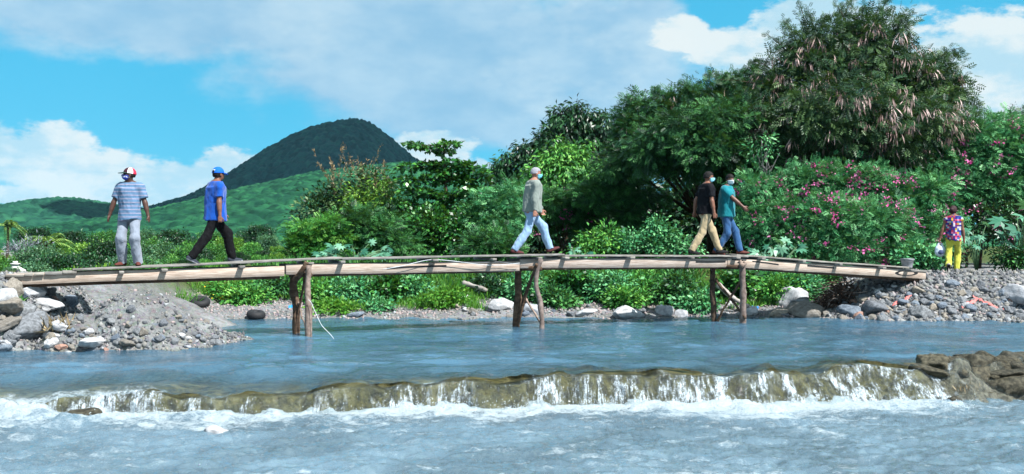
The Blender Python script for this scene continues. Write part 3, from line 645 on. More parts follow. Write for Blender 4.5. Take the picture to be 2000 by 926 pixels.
def m_check(name):
    m, t = mat(name); o = objc(t); mp = t.map(t.map(o), (1, 1, 1)); v = t.node('ShaderNodeVectorMath', operation='SNAP'); t.put(v.inputs[0], t.map(o, (.0, 1, 1))); v.inputs[1].default_value = (.045, .045, .045)
    wn = t.node('ShaderNodeTexWhiteNoise', noise_dimensions='3D'); t.put(wn.inputs[0], v.outputs[0])
    c = t.ramp(wn.outputs[0], [(0, lin(44, 46, 128)), (.28, lin(184, 56, 86)), (.42, lin(190, 146, 50)), (.54, lin(100, 44, 110)), (.68, lin(200, 112, 148)), (.78, lin(186, 186, 196)), (.88, lin(64, 104, 160))], 'CONSTANT')
    finish(t, princ(t, c, .85, .15, bump(t, t.noise(o, 16, 4), .01, .7))); return m
def m_vcol(name, rough=.8):
    m, t = mat(name); finish(t, princ(t, attr(t, 'col', 0), rough, .2)); return m
EYE = m_plain('eye', lin(30, 24, 22), .25, .5, .05)
HAIRK = m_plain('black hair', lin(26, 22, 22), .75, .2, .3, 60, .006, 90)
VC = m_vcol('printed cloth')

def person(label, loc, yaw, sc=1., **A):
    g = lambda k, d=None: A.get(k, d)
    root = thing('person', label, 'person', tuple(loc), yaw)
    hz = g('hipz', .90); lean = g('lean', .04); tw = g('twist', 0); hy = g('hyaw', 0); hp = g('hpitch', 0); fat = g('fat', 1.)
    hip = np.array([g('hipx', 0), 0, hz]); chest = hip+[lean, 0, .41]; neck = chest+[lean*.3+.005, 0, .185]; head = neck+[g('hfwd', .035), 0, .122]
    Rt = rotz(tw); sh = {s: chest+Rt@np.array([-.01, s*.178*fat**.5, .085]) for s in (1, -1)}
    hj = {s: hip+np.array([0, s*.088, -.01]) for s in (1, -1)}
    leg, foot = {}, g('feet')                                # feet: side -> (x, y, z, pitch, yaw)
    for s in (1, -1):
        fx, fy, fz, fp, fyaw = foot[s]; an = np.array([fx, fy, fz+.085])
        kn, an = ik(hj[s], an, .435, .43, g('kpole', {}).get(s, (1, s*.08, 0))); leg[s] = (hj[s], kn, an)
    arm = {}
    for s in (1, -1):
        el_, wr = ik(sh[s], np.asarray(g('hands')[s], float), .285, .255, g('epole', {}).get(s, (-1, s*.35, -.2))); arm[s] = (sh[s], el_, wr)
    Rh = (rotz(hy)@np.array([[math.cos(hp), 0, -math.sin(hp)], [0, 1, 0], [math.sin(hp), 0, math.cos(hp)]])).T       # rows: forward, left, up
    hl = lambda p: (p-head)@Rh.T
    hw = lambda v: head+np.asarray(v, float)@Rh
    fo = lambda p, a=.006, s=14: a*(fbm(p[..., 0]*s, p[..., 1]*s, p[..., 2]*s*.55, 3, 7))
    I3 = np.eye(3)
    def trunk(p, infl=0., hem=0.):
        d = s_ell(p, chest+[-.005, 0, .015], Rt.T, np.array([.118*fat+infl, .172*fat**.6+infl, .205+infl]))
        d = smin(d, s_ell(p, (hip+chest)/2+[.012*fat, 0, 0], I3, np.array([.112*fat**1.4+infl, .15*fat+infl, .22])), .07)
        d = smin(d, s_ell(p, hip+[-.012, 0, .02], I3, np.array([.122*fat+infl+hem, .165*fat**.6+infl+hem*.8, .16])), .06)
        for s in (1, -1): d = smin(d, s_cone(p, chest+Rt@np.array([-.01, s*.06, .13]), sh[s]+[0, 0, -.005], .062+infl, .062+infl), .05)
        return d
    def limbs_arm(p, s, infl=0., up=1.):
        a, e, w_ = arm[s]; d = s_cone(p, a, a+(e-a)*up, .056+infl, .056+infl-(.016*up))
        return d
    def headf(p):
        q = hl(p)
        d = s_ell(q, (-.012, 0, .03), I3, (.098, .076, .092)); d = smin(d, s_ell(q, (.02, 0, -.045), I3, (.070, .058, .072)), .04)
        d = smin(d, s_cone(q, (.088, 0, .0), (.106, 0, -.03), .010, .016), .014)        # nose
        for s in (1, -1):
            d = smin(d, s_ell(q, (-.006, s*.078, -.008), I3, (.020, .010, .032)), .008)  # ears
            d = np.maximum(d, -s_ell(q, (.098, s*.032, .005), I3, (.018, .018, .011)))   # eye sockets
        d = smin(d, s_cone(q, (.082, -.028, -.068), (.082, .028, -.068), .008, .008), .01)    # lips
        return d
    def face_in(p): return headf(p)
    def body(p):
        d = trunk(p); d = smin(d, s_cone(p, neck+[-.012, 0, -.07], hw((-.02, 0, -.07)), .062, .055), .03)
        for s in (1, -1):
            a, e, w_ = arm[s]
            d = smin(d, s_cone(p, a, e, .054, .041), .04); d = smin(d, s_cone(p, e, w_, .043, .029), .02)
            d = smin(d, s_cone(p, e+(w_-e)*.12, e+(w_-e)*.5, .040, .036), .03)
            h_, k_, n_ = leg[s]; d = smin(d, s_cone(p, h_, k_, .085, .055), .04); d = smin(d, s_cone(p, k_, n_, .055, .040), .02)
        return smin(d, headf(p), .02)
    allp = np.array([head+[0, 0, .16], head+[.15, .12, 0], head-[.15, .12, 0]]+[q for s in (1, -1) for q in leg[s]+arm[s]])
    lo, hi = allp.min(0)-.13, allp.max(0)+.13
    V, Fb = surf(body, lo, hi, .0125)
    Vs, Fs, n = [V], [Fb], len(V)
    Vh, Fh = surf(headf, head-.15, head+.16, .0062); Vs.append(Vh); Fs.append(Fh+n); n += len(Vh)
    # hands: palm, four jointed fingers of their own length, a thumb from the side of the palm
    for s in (1, -1):
        a, e, w_ = arm[s]; ax = unit(unit(w_-e)+np.array(g('hdir', {}).get(s, (0, 0, -.25)))); pn = unit(np.cross(ax, np.array(g('palm', {}).get(s, (1, 0, 0)))))
        pn = pn*(1 if pn@np.array([0, -s, 0]) > 0 else -1)      # palm faces the thigh
        sd = np.cross(ax, pn); sd = sd*(1 if sd[0] > 0 else -1)  # thumb side forward
        curl = g('curl', {}).get(s, .5)
        def hand(p):
            c0 = w_+ax*.05; d = s_ell(p, c0, [ax, sd, pn], (.056, .042, .019)); d = smin(d, s_cone(p, w_-ax*.03, w_+ax*.02, .027, .026), .02)
            for k, (o_, L) in enumerate(((.030, .072), (.010, .082), (-.010, .076), (-.029, .060))):
                q = w_+ax*.088+sd*o_; dr, c_ = ax, curl*(1+.12*k); r = .0098
                for seg_ in (.45, .32, .25):
                    dr = unit(dr*math.cos(c_)+pn*math.sin(c_)); q2 = q+dr*L*seg_; dd = s_cone(p, q, q2, r, r-.0008); d = smin(d, dd, .004); q = q2; r -= .0008
                    dr0 = dr
            q = w_+ax*.03+sd*.032; q2 = q+unit(ax*.6+sd*.75+pn*.25)*.04; q3 = q2+unit(ax+sd*.15+pn*.3)*.036
            return smin(smin(d, s_cone(p, q, q2, .0125, .011), .012), s_cone(p, q2, q3, .011, .0085), .004)
        Vh, Fh = surf(hand, w_-.10, w_+.10+ax*.09, .0058); Vs.append(Vh); Fs.append(Fh+n); n += len(Vh)
    mi = [np.zeros(sum(map(len, Fs)), int)]
    for s in (1, -1):
        th = np.linspace(0, 2*np.pi, 9)[:-1]; ph = np.linspace(-1.2, 1.2, 5)
        E = np.array([hw((.079+.011*math.cos(q)*math.cos(b), s*.031+.013*math.cos(b)*math.sin(q), .006+.008*math.sin(b))) for b in ph for q in th])
        i = np.arange(4)[:, None]*8; j = np.arange(8)[None]; k = (j+1) % 8
        ff = np.stack([i+j, i+k, i+8+k, i+8+j], -1).reshape(-1, 4); Vs.append(E); Fs.append(ff+n); n += len(E); mi.append(np.ones(len(ff), int))
    def part(name, V, Fq, mt, va=None, par=None):
        return link(name, mesh(name, V*sc, Fq, mt if isinstance(mt, list) else [mt], True, va=va), par or root)
    link('body', mesh('body', np.concatenate(Vs)*sc, np.concatenate(Fs), [g('skin'), EYE], True, mi=np.concatenate(mi)), root)
    # shirt
    hem = hip[2]+g('hem', -.06); sl = g('sleeve', .72); cuff = g('cuff', None)
    def shirt(p):
        d = trunk(p, .016 if sl > 0 else .010, 0.)
        zt = np.clip((p[..., 2]-hem)/(chest[2]+.05-hem), 0, 1)[..., None]; cx = (hip+[.012, 0, 0])*(1-zt)+(chest+[-.005, 0, 0])*zt      # cloth hangs from chest to hem
        q_ = (p-cx)*[1, 1, 0]; rx, ry = (.138*fat+.05)*(1-zt[..., 0]*.22), (.185*fat**.6+.012)*(1-zt[..., 0]*.09)
        dr = np.maximum((np.sqrt((q_[..., 0]/rx)**2+(q_[..., 1]/ry)**2)-1)*rx, p[..., 2]-(chest[2]+.05))
        d = smin(np.maximum(d, hip[2]+.25-p[..., 2]), dr, .06); d = np.maximum(d, hem+.02*np.sin(p[..., 1]*14)-p[..., 2]); d = np.maximum(d, p[..., 2]-(neck[2]-.015))
        d = smin(d, np.maximum(s_cone(p, neck+[-.012, 0, -.09], neck+[.0, 0, .02], .088, .072), p[..., 2]-(neck[2]+.03-.25*(p[..., 0]-neck[0]))), .02)       # collar
        for s in (1, -1):
            a, e, w_ = arm[s]
            if sl <= 0: continue
            u = unit(e-a); q = a+(e-a)*min(sl, 1); dd = s_cone(p, a-u*.01, q+u*.05, .074, .068 if sl > 1 else .076)
            if sl <= 1: dd = np.maximum(dd, (p-q)@u)
            d = smin(d, dd, .035)
            if sl > 1:
                u2 = unit(w_-e); d = smin(d, np.maximum(s_cone(p, e, w_+u2*.03, .066, .050), (p-w_)@u2), .03)
            if cuff: pass
        return d+fo(p, .022, 7)+fo(p, .010, 19)
    V, Fq = surf(shirt, lo, hi, .0105)
    part('jacket' if sl > 1 else ('blouse' if sl <= 0 else 'shirt'), V, Fq, g('shirt'))
    # trousers
    def trou(p):
        d = np.maximum(s_ell(p, hip+[-.008, 0, .0], I3, (.118*fat, .156*fat**.6, .17)), p[..., 2]-(hem+.06)); w0 = g('leg_w', 1.)
        for s in (1, -1):
            h_, k_, n_ = leg[s]; u = unit(n_-k_); b = n_+u*.035
            dd = smin(s_cone(p, h_+[0, 0, -.03], k_, .094, .074*w0), np.maximum(s_cone(p, k_, b+u*.06, .074*w0, .073*w0), (p-b)@u), .035); d = smin(d, dd, .018)
        return d+fo(p, .026, 6)+fo(p, .012, 17)
    V, Fq = surf(trou, [lo[0], lo[1], min(leg[1][2][2], leg[-1][2][2])-.12], [hi[0], hi[1], hip[2]+.14], .0105); part('trousers', V, Fq, g('trousers'))
    # shoes
    for s in (1, -1):
        fx, fy, fz, fp, fyaw = foot[s]; an = leg[s][2]
        R = rotz(fyaw)@np.array([[math.cos(fp), 0, -math.sin(fp)], [0, 1, 0], [math.sin(fp), 0, math.cos(fp)]]); up = R[:, 2]
        ww = lambda v: an+R@np.asarray(v, float); sole = -.083
        def shoe(p):
            d = smin(s_cone(p, ww((-.045, 0, -.045)), ww((.06, 0, -.055)), .043, .045), s_cone(p, ww((.06, 0, -.058)), ww((.165, -.006*s, -.066)), .045, .033), .02)
            d = smin(d, s_cone(p, ww((-.03, 0, -.03)), ww((-.005, 0, .005)), .045, .043), .02)
            return np.maximum(d, -((p-an)@up-sole))
        V, Fq = surf(shoe, np.minimum(ww((-.1, -.1, -.1)), ww((.22, .1, .06)))-.06, np.maximum(ww((-.1, -.1, -.1)), ww((.22, .1, .06)))+.06, .0085)
        lz = (V-an)@up; part('shoe', V, Fq, VC, {'col': np.where((lz < sole+.016)[:, None], np.array(g('sole', lin(40, 36, 34)))[:3], np.array(g('shoe'))[:3])})
    # head wear, hair, mask
    skull = lambda q, i: smin(s_ell(q, (-.012, 0, .03), I3, (.098+i, .076+i, .092+i)), s_ell(q, (-.03, 0, -.01), I3, (.075+i, .07+i, .08)), .03)
    if g('hair') is not None:
        low, fr = g('hairline', (-.045, .055)); hi_ = g('hairthick', .010)
        def hair(p):
            q = hl(p); d = skull(q, hi_)+.004*vn(p[..., 0]*90, p[..., 1]*90, p[..., 2]*90, 3)
            d = np.maximum(d, low-q[..., 2]-.25*np.maximum(q[..., 0], 0)*0); cut = np.minimum(fr-q[..., 2], q[..., 0]-.012-.2*np.maximum(q[..., 2], 0)); d = np.maximum(d, cut)
            if g('bun'): d = smin(d, s_ell(q, (-.115, 0, .02), I3, (.045, .05, .055)), .02)
            return d
        V, Fq = surf(hair, head-.18, head+.18, .007); part('hair', V, Fq, g('hair'))
    if g('cap') is not None:
        def cap(p):
            q = hl(p); d = np.maximum(skull(q, .016), .022+.10*np.maximum(-q[..., 0]-.02, 0)*-.3-q[..., 2])
            if g('cap_hole'): d = np.maximum(d, -s_ell(q, (-.115, 0, .045), I3, (.06, .034, .026)))
            return d
        V, Fq = surf(cap, head-.16, head+.17, .0065); ql = hl(V); part('cap', V, Fq, VC, {'col': g('cap')(ql)})
        capo = root.children[-1] if root.children else root
        def visor(p):
            q = hl(p); b = .030-.9*np.maximum(q[..., 0]-.10, 0)*.35-1.6*q[..., 1]**2
            return np.maximum(np.maximum(s_ell(q, (.085, 0, .03), I3, (.105, .082, .2)), np.abs(q[..., 2]-b)-.006), .055-q[..., 0])
        V, Fq = surf(visor, hw((.11, 0, .03))-.15, hw((.11, 0, .03))+.15, .0055)
        if g('visor') is not None: part('visor', V, Fq, m_plain('visor cloth', g('visor'), .8, .2, .1))
    if g('mask') is not None:
        def mask(p):
            q = hl(p); d = headf(p)-.007; d = smin(d, s_ell(q, (.085, 0, -.04), I3, (.03, .034, .04)), .02)
            d = np.maximum(d, np.maximum(q[..., 2]-(-.012+.10*(q[..., 0]-.06)), -.098-q[..., 2])); d = np.maximum(d, .018-q[..., 0]+.0*q[..., 2])
            for s in (1, -1): d = np.minimum(d, np.minimum(s_cone(q, (.03, s*.073, -.03), (-.012, s*.084, .018), .0035, .0035), s_cone(q, (.03, s*.066, -.075), (-.012, s*.084, -.03), .0035, .0035)))
            return d
        V, Fq = surf(mask, head-.16, head+.16, .006); ql = hl(V); part('face_mask', V, Fq, VC, {'col': g('mask')(ql)})
    return root, dict(hip=hip, chest=chest, neck=neck, head=head, arm=arm, sh=sh, hw=hw, Rt=Rt)
flat = lambda *c: (lambda q: np.tile(np.array(lin(*c))[:3], (len(q), 1)))
SK1, SK2, SK3, SK4 = (m_skin('dark skin', lin(84, 56, 46)), m_skin('brown skin', lin(128, 86, 68)), m_skin('light brown skin', lin(168, 118, 98)), m_skin('deep brown skin', lin(104, 68, 54)))
def ground_at(x, y, off=.38): return bp(x, y, off)
R = math.radians
# 1: striped polo shirt, facing the camera, looking upstream
def cap1(q):
    c = np.tile(np.array(lin(64, 30, 42))[:3], (len(q), 1)); a = np.degrees(np.arctan2(q[:, 1], q[:, 0]))
    c[(a > 58) & (a < 120)] = np.array(lin(236, 236, 240))[:3]; c[(a > 120) | (a < -120)] = np.array(lin(206, 50, 76))[:3]; return c
def mask1(q):
    c = np.tile(np.array(lin(40, 66, 158))[:3], (len(q), 1)); k = (np.abs(q[:, 2]+.045) < .012) & (np.sin(q[:, 1]*420) > -.2) & (q[:, 1] > -.02)
    c[k] = np.array(lin(226, 230, 240))[:3]; return c
person('older man in striped polo shirt, grey trousers and maroon and white cap, standing still', ground_at(256, 520.2), R(-88), 1.0, hipz=.915, lean=.01, hyaw=R(-62), hpitch=R(8), fat=1.0,
       feet={1: (.02, .15, 0, 0, R(20)), -1: (-.03, -.14, 0, 0, R(-24))}, hands={1: (.03, .345, .86), -1: (.06, -.345, .90)}, epole={1: (-.5, 1, 0), -1: (-.6, -1, 0)}, curl={1: .35, -1: .3},
       skin=SK1, shirt=m_stripe('striped jersey'), trousers=m_cloth('light grey flannel', lin(136, 145, 160)), shoe=lin(96, 50, 44), cap=cap1, visor=lin(36, 70, 60), hair=HAIRK, hairline=(-.03, .0), hairthick=.005, mask=mask1, leg_w=1.12, hem=-.09)
# 2: blue polo, black trousers, walking away to the right
def cap2(q):
    c = np.tile(np.array(lin(16, 100, 206))[:3], (len(q), 1)); c[(q[:, 0] < -.07) & (np.abs(q[:, 2]-.075) < .009) & (np.abs(q[:, 1]) < .04)] = np.array(lin(225, 232, 240))[:3]; return c
person('man in royal blue polo shirt, blue cap and black trousers striding along the bridge', ground_at(424, 513.2), R(36), 1.035, hipz=.86, lean=.03, hyaw=R(14), fat=1.12,
       feet={-1: (-.43, -.06, .02, R(-26), R(-4)), 1: (.36, .07, .005, R(3), 0)}, hands={1: (.26, .24, .86), -1: (.0, -.27, .80)}, epole={1: (-1, .3, 0), -1: (-1, -.3, 0)}, hem=-.10,
       skin=SK2, shirt=m_cloth('royal blue pique', lin(4, 78, 172)), trousers=m_cloth('black wool', lin(13, 13, 17), .1, 0), shoe=lin(52, 58, 70), sole=lin(180, 186, 196), cap=cap2, cap_hole=True, visor=lin(14, 90, 190), hair=HAIRK, hairline=(-.05, .0), hairthick=.006, leg_w=1.1)
# 3: grey jacket and pale jeans
person('grey-haired man in sage grey jacket and pale blue jeans striding mid-bridge', ground_at(1052, 495.6), R(20), 1.055, hipz=.865, lean=.05, hyaw=R(-8), fat=1.08,
       feet={-1: (-.37, -.07, 0, R(-4), 0), 1: (.42, .06, .03, R(20), 0)}, hands={1: (.30, .20, .85), -1: (-.03, -.27, .80)}, epole={1: (-1, .3, 0), -1: (-1, -.3, 0)}, sleeve=1.2, hem=-.03,
       skin=SK3, shirt=m_cloth('sage grey poplin', lin(128, 138, 132)), trousers=m_cloth('pale denim', lin(140, 172, 206)), shoe=lin(86, 46, 48), hair=m_plain('pale grey hair', lin(150, 150, 160), .8, .2, .15, 40, .004, 80), hairline=(-.005, .05), hairthick=.008, mask=flat(110, 190, 214), leg_w=1.06)
# 4: black polo, khakis
r4, j4 = person('man in black polo shirt and khaki trousers walking beside the teal shirt', ground_at(1396, 496.2), R(16), 1.055, hipz=.885, lean=.035, hyaw=R(-14), fat=1.04,
       feet={-1: (-.33, -.07, 0, R(-6), 0), 1: (.36, .06, .0, R(4), 0)}, hands={1: (-.10, .31, .88), -1: (.07, -.29, .80)}, epole={1: (-1, .4, 0), -1: (-1, -.3, 0)}, hem=-.04, curl={-1: .25, 1: .5},
       skin=SK2, shirt=m_cloth('black pique', lin(18, 19, 25), .1, 0), trousers=m_cloth('khaki twill', lin(176, 158, 126)), shoe=lin(28, 28, 32), hair=HAIRK, hairline=(-.02, .045), hairthick=.009, mask=flat(140, 208, 228))
bad = MB(); a, b = j4['chest']+j4['Rt']@np.array([.135, -.055, .0]), j4['chest']+j4['Rt']@np.array([.10, -.125, .0])
bad.beam(a+[.012, -.01, .02], b+[.012, -.01, .02], .006, .045, np.array([.8, -.5, 0])); bad.V = [v*1.055 for v in bad.V]; bad.build('chest_patch', m_plain('white print', lin(220, 230, 236), .7, .2, .05), r4)
# 5: teal polo, jeans, turned to the camera
person('man in teal polo shirt and blue jeans turning his masked face to the river', ground_at(1440, 497, .45), R(-8), 1.03, hipz=.895, lean=.04, twist=R(-22), hyaw=R(-62), fat=1.04,
       feet={-1: (-.20, -.06, 0, R(-8), R(-6)), 1: (.31, .05, .0, R(2), R(-6))}, hands={1: (-.06, .26, .83), -1: (.36, -.24, 1.01)}, epole={1: (-1, .3, 0), -1: (-.6, -.5, -1)}, hem=-.07, hdir={-1: (.4, 0, -.5)},
       skin=SK4, shirt=m_cloth('teal pique', lin(8, 122, 134)), trousers=m_cloth('blue denim', lin(46, 88, 134)), shoe=lin(100, 56, 50), hair=HAIRK, hairline=(-.02, .04), hairthick=.008, mask=flat(226, 236, 242), leg_w=.98)
# 6: woman on the far bank
r6, j6 = person('woman in bright checked sleeveless blouse and yellow trousers walking up the gravel bank', P(1862, 531, 27.3), R(66), .95, hipz=.885, lean=.03, hyaw=R(-22), fat=.94,
       feet={-1: (.10, -.08, 0, 0, 0), 1: (-.42, .10, .10, R(-50), R(8))}, hands={1: (-.05, .34, .80), -1: (.10, -.27, .76)}, epole={1: (-1, .5, 0), -1: (-1, -.5, 0)}, sleeve=0, hem=-.06, curl={1: 1.1, -1: .4}, kpole={1: (1, .1, 0)},
       skin=SK2, shirt=m_check('checked cotton'), trousers=m_cloth('yellow cotton', lin(190, 190, 70)), shoe=lin(150, 140, 140), hair=m_plain('dark brown hair', lin(52, 30, 34), .7, .25, .3, 40, .005, 80), hairline=(-.07, .05), hairthick=.016, bun=True)
# the bag in her hand
a, e, w_ = j6['arm'][1]; hp_ = np.array(r6.location)+rotz(R(66))@((w_+np.array([0, 0, -.085]))*.95)
bg_ = thing('plastic_bag', 'white translucent carrier bag with a dark bundle inside, held by the woman', 'bag', tuple(hp_-np.array([0, 0, .36])))
def bagf(p):
    d = s_ell(p, (0, 0, .13), np.eye(3), (.135, .07, .14)); d = smin(d, s_cone(p, (-.08, 0, .2), (-.05, 0, .30), .03, .02), .05); d = smin(d, s_cone(p, (.08, 0, .2), (.05, 0, .30), .03, .02), .05)
    d = smin(d, s_cone(p, (-.05, 0, .30), (0, 0, .36), .02, .015), .02); d = smin(d, s_cone(p, (.05, 0, .30), (0, 0, .36), .02, .015), .02)
    return d+.010*fbm(p[..., 0]*18, p[..., 1]*18, p[..., 2]*12, 3, 3)
V, Fq = surf(bagf, (-.18, -.12, -.03), (.18, .12, .4), .012)
link('film', mesh('film', V, Fq, [m_plain('white plastic film', lin(206, 220, 236), .4, .4, .08)], True), bg_)
V, Fq = surf(lambda p: np.maximum(s_ell(p, (0, -.045, .11), np.eye(3), (.075, .045, .07))+.005*vn(p[..., 0]*30, p[..., 1]*30, p[..., 2]*30, 4), .045-p[..., 2]), (-.12, -.12, 0), (.12, .05, .22), .012)
link('bundle', mesh('bundle', V, Fq, [m_plain('navy bundle', lin(70, 82, 122), .7, .3, .2)], True), bg_)
# ---------------------------------------------------------------- stones
def stone_mesh(seed, n=13, rough=.05, sub=3, flat_=1.):
    r_ = np.random.default_rng(seed); bm = bmesh.new(); bmesh.ops.create_icosphere(bm, subdivisions=sub, radius=1)
    V = np.array([v.co[:] for v in bm.verts]); Fc = np.array([[v.index for v in f.verts] for f in bm.faces]); bm.free()
    N = unit(r_.standard_normal((n, 3))); h = r_.uniform(.62, 1.0, n); dt = V@N.T
    rad = np.min(np.where(dt > .12, h/np.maximum(dt, .12), 3), axis=1); rad = np.minimum(rad, 1.25)
    rad = rad*(1+rough*fbm(V[:, 0]*2.5+seed, V[:, 1]*2.5, V[:, 2]*2.5, 4, seed))
    V = V*rad[:, None]; V[:, 2] *= flat_; return V, Fc
ROCKM = [m_rock('grey stone', lin(100, 104, 108), lin(142, 147, 154), lin(72, 74, 78)), m_rock('blue grey stone', lin(94, 106, 120), lin(134, 146, 160), lin(84, 92, 100)),
         m_rock('buff stone', lin(124, 118, 108), lin(160, 154, 146), lin(126, 116, 104)), m_rock('pale boulder', lin(160, 162, 166), lin(198, 201, 206), lin(150, 150, 152), 3),
         m_rock('reddish stone', lin(150, 112, 100), lin(176, 146, 134), lin(120, 92, 84)), m_rock('brown wet rock', lin(48, 46, 35), lin(98, 94, 78), lin(24, 23, 18), 4, .04, .6)]
SM = []
for k in range(8):
    V, Fc = stone_mesh(100+k, 13+k % 5, .13, 4, (1, .8, .65, .9)[k % 4]); SM.append((V, Fc))
SMESH = {}
def stone(x, y, d, r, k, mt, label, group=None, name='stone', sink=.35, sc=(1, 1, 1), rz=None, z=None, cat='stone'):
    key = (k, mt)
    if key not in SMESH: SMESH[key] = mesh('stone', SM[k][0], SM[k][1], [ROCKM[mt]], False)
    p = P(x, y, d); zz = float(terr(np.array([p[0]]), np.array([d]))[0]) if z is None else z
    o = link(name, SMESH[key], None, (p[0], d, zz+r*sc[2]*(1-2*sink)*.5), (rrng.uniform(-.3, .3), rrng.uniform(-.3, .3), rrng.uniform(0, 6.3) if rz is None else rz), (r*sc[0], r*sc[1], r*sc[2]))
    return tag(o, label, cat, group)
rrng = np.random.default_rng(77)
def on_ground(x, y, lo, hi):          # the distance at which the ground meets this sight line
    d = np.arange(lo, hi, .02); z = terr((x-1000)/F*d, d); k = np.argmax(z >= CZ-(y-HY)/F*d)
    return d[k] if (z >= CZ-(y-HY)/F*d).any() else hi
# boulders and named stones
for (x, y, r, k, mt, sc, lab) in [
    (1546, 612, .40, 1, 3, (.95, .8, 1.35), 'tall pale pointed boulder on the far shore, tallest stone by the water'), (1578, 616, .36, 4, 2, (1.2, .8, .8), 'low buff boulder leaning against the tall pale boulder'),
    (1519, 618, .22, 2, 2, (1, .8, .9), 'small buff boulder before the tall pale one'), (1221, 619, .30, 0, 3, (1.25, .8, .62), 'flat white stone at the water edge between the second and third trestles'),
    (1302, 614, .21, 3, 3, (1.1, .8, 1.05), 'white stone with a peaked top below the dark undercut bank'), (1332, 617, .17, 4, 3, (1.1, .8, .8), 'small round white stone beside the peaked white one'),
    (1143, 616, .2, 2, 3, (1.3, .8, .7), 'pale flat stone beside the second trestle'), (1038, 612, .26, 1, 3, (1.0, .8, .95), 'white boulder seen between the posts of the second trestle'),
    (1466, 612, .2, 3, 3, (1.3, .8, .7), 'pale stone behind the third trestle'), (985, 602, .22, 4, 3, (1.4, .8, .9), 'white stone in the small rock pile left of the second trestle'),
    (960, 608, .18, 2, 0, (1.2, .8, .9), 'grey stone in the small rock pile left of the second trestle'), (693, 618, .13, 5, 1, (1.4, .8, .8), 'dark wet stone on the pebble shore beyond the first trestle')]:
    tall = 'tallest' in lab; stone(x, y, 26.75 if tall else on_ground(x, y, 24.6, 27.5), r*(1.15 if tall else 1), 6 if tall else k, mt, lab, z=.12 if tall else None, sc=sc, sink=.2, name='boulder' if r > .19 else 'stone', rz=rrng.uniform(-.4, .4))
for (x, y, r, k, mt, sc, lab) in [
    (28, 570, .17, 0, 2, (1.0, .8, 1), 'round buff boulder right under the end of the side beam'), (8, 588, .22, 1, 3, (1, .9, 1), 'pale angular stone beneath the round buff boulder'), (68, 574, .16, 3, 3, (1.7, 1, .9), 'pale flat stone on the slope under the bridge'),
    (86, 598, .22, 5, 3, (1.5, 1, .8), 'large pale slab on the stony slope'), (22, 606, .24, 2, 2, (1.3, 1, .9), 'wide buff boulder on the stony slope'), (40, 615, .2, 4, 0, (1.1, 1, 1), 'grey stone before the wide buff boulder'),
    (66, 652, .28, 7, 0, (1.4, 1, .9), 'big dark-fronted grey boulder at the foot of the rubble'), (135, 592, .14, 1, 1, (1.1, 1, 1.2), 'blue grey stone on top of the rubble heap'), (186, 674, .2, 2, 3, (1.9, 1, .6), 'long pale stone at the waterline of the rubble heap'),
    (248, 674, .12, 3, 2, (1.6, 1, .7), 'buff stone at the waterline of the rubble heap'), (118, 640, .16, 6, 3, (1.2, 1, .9), 'pale stone halfway down the rubble'), (15, 640, .2, 6, 2, (1.2, 1, .9), 'buff stone low on the stony slope')]:
    stone(x, y, on_ground(x, y, 16.6, 21), r, k, mt, lab, sc=sc, sink=.25, name='boulder' if r > .19 else 'stone')
# loose stones over the banks
n = 0
while n < 95:
    x, y = rrng.uniform(0, 430), rrng.uniform(565, 690); d = on_ground(x, y, 16.6, 21.5)
    if d >= 21.5 or terr(np.array([(x-1000)/F*d]), np.array([d]))[0] < -.06: continue
    low = ss(610, 670, y)
    if rrng.random() > .25+.75*max(low, 1 if x < 110 else 0): continue
    mt = int(rrng.choice([0, 0, 1, 2, 3, 4], p=[.34, .2, .16, .14, .12, .04]))
    stone(x, y, d, rrng.uniform(.035, .085)*(1.4 if x < 110 else 1.), int(rrng.integers(8)), mt, 'grey stone lying loose on the rubble heap below the low end of the bridge', 'loose stones of the rubble heap'); n += 1
n = 0
while n < 150:
    x, y = rrng.uniform(1640, 2000), rrng.uniform(548, 628); d = on_ground(x, y, 24.3, 27.2)
    if d >= 27.2: continue
    if rrng.random() > .15+.85*ss(555, 600, y)*ss(1640, 1740, x+(y-560)*1.0): continue
    mt = int(rrng.choice([0, 0, 1, 2, 3, 4], p=[.3, .2, .22, .12, .11, .05]))
    stone(x, y, d, rrng.uniform(.05, .13), int(rrng.integers(8)), mt, 'grey broken stone on the gravel bank under the far end of the bridge', 'broken stones of the gravel bank'); n += 1
for (x, y, r, k, mt, sc, lab) in [(1797, 617, .22, 0, 0, (1.3, 1, .9), 'big grey angular stone at the water edge of the gravel bank'), (1660, 612, .3, 1, 1, (1.4, 1, .8), 'shaded blue grey boulder under the bridge end'),
                                  (1705, 606, .28, 3, 0, (1.3, 1, .9), 'shaded grey boulder against the bank under the bridge end'), (1983, 585, .3, 7, 3, (1.4, .8, .9), 'pale slab high on the gravel bank'), (1790, 571, .14, 3, 2, (1.3, 1, 1), 'buff stone just below the end of the bridge')]:
    stone(x, y, on_ground(x, y, 24.3, 27), r, k, mt, lab, sc=sc, name='boulder')
n = 0
while n < 60:
    x, y = rrng.uniform(880, 1640), rrng.uniform(596, 624); d = on_ground(x, y, 24.6, 27.5)
    if d >= 27.5: continue
    mt = int(rrng.choice([0, 1, 2, 3], p=[.35, .2, .25, .2])); stone(x, y, d, rrng.uniform(.04, .11), int(rrng.integers(8)), mt, 'small shore stone along the far waterline', 'small stones along the far shore'); n += 1
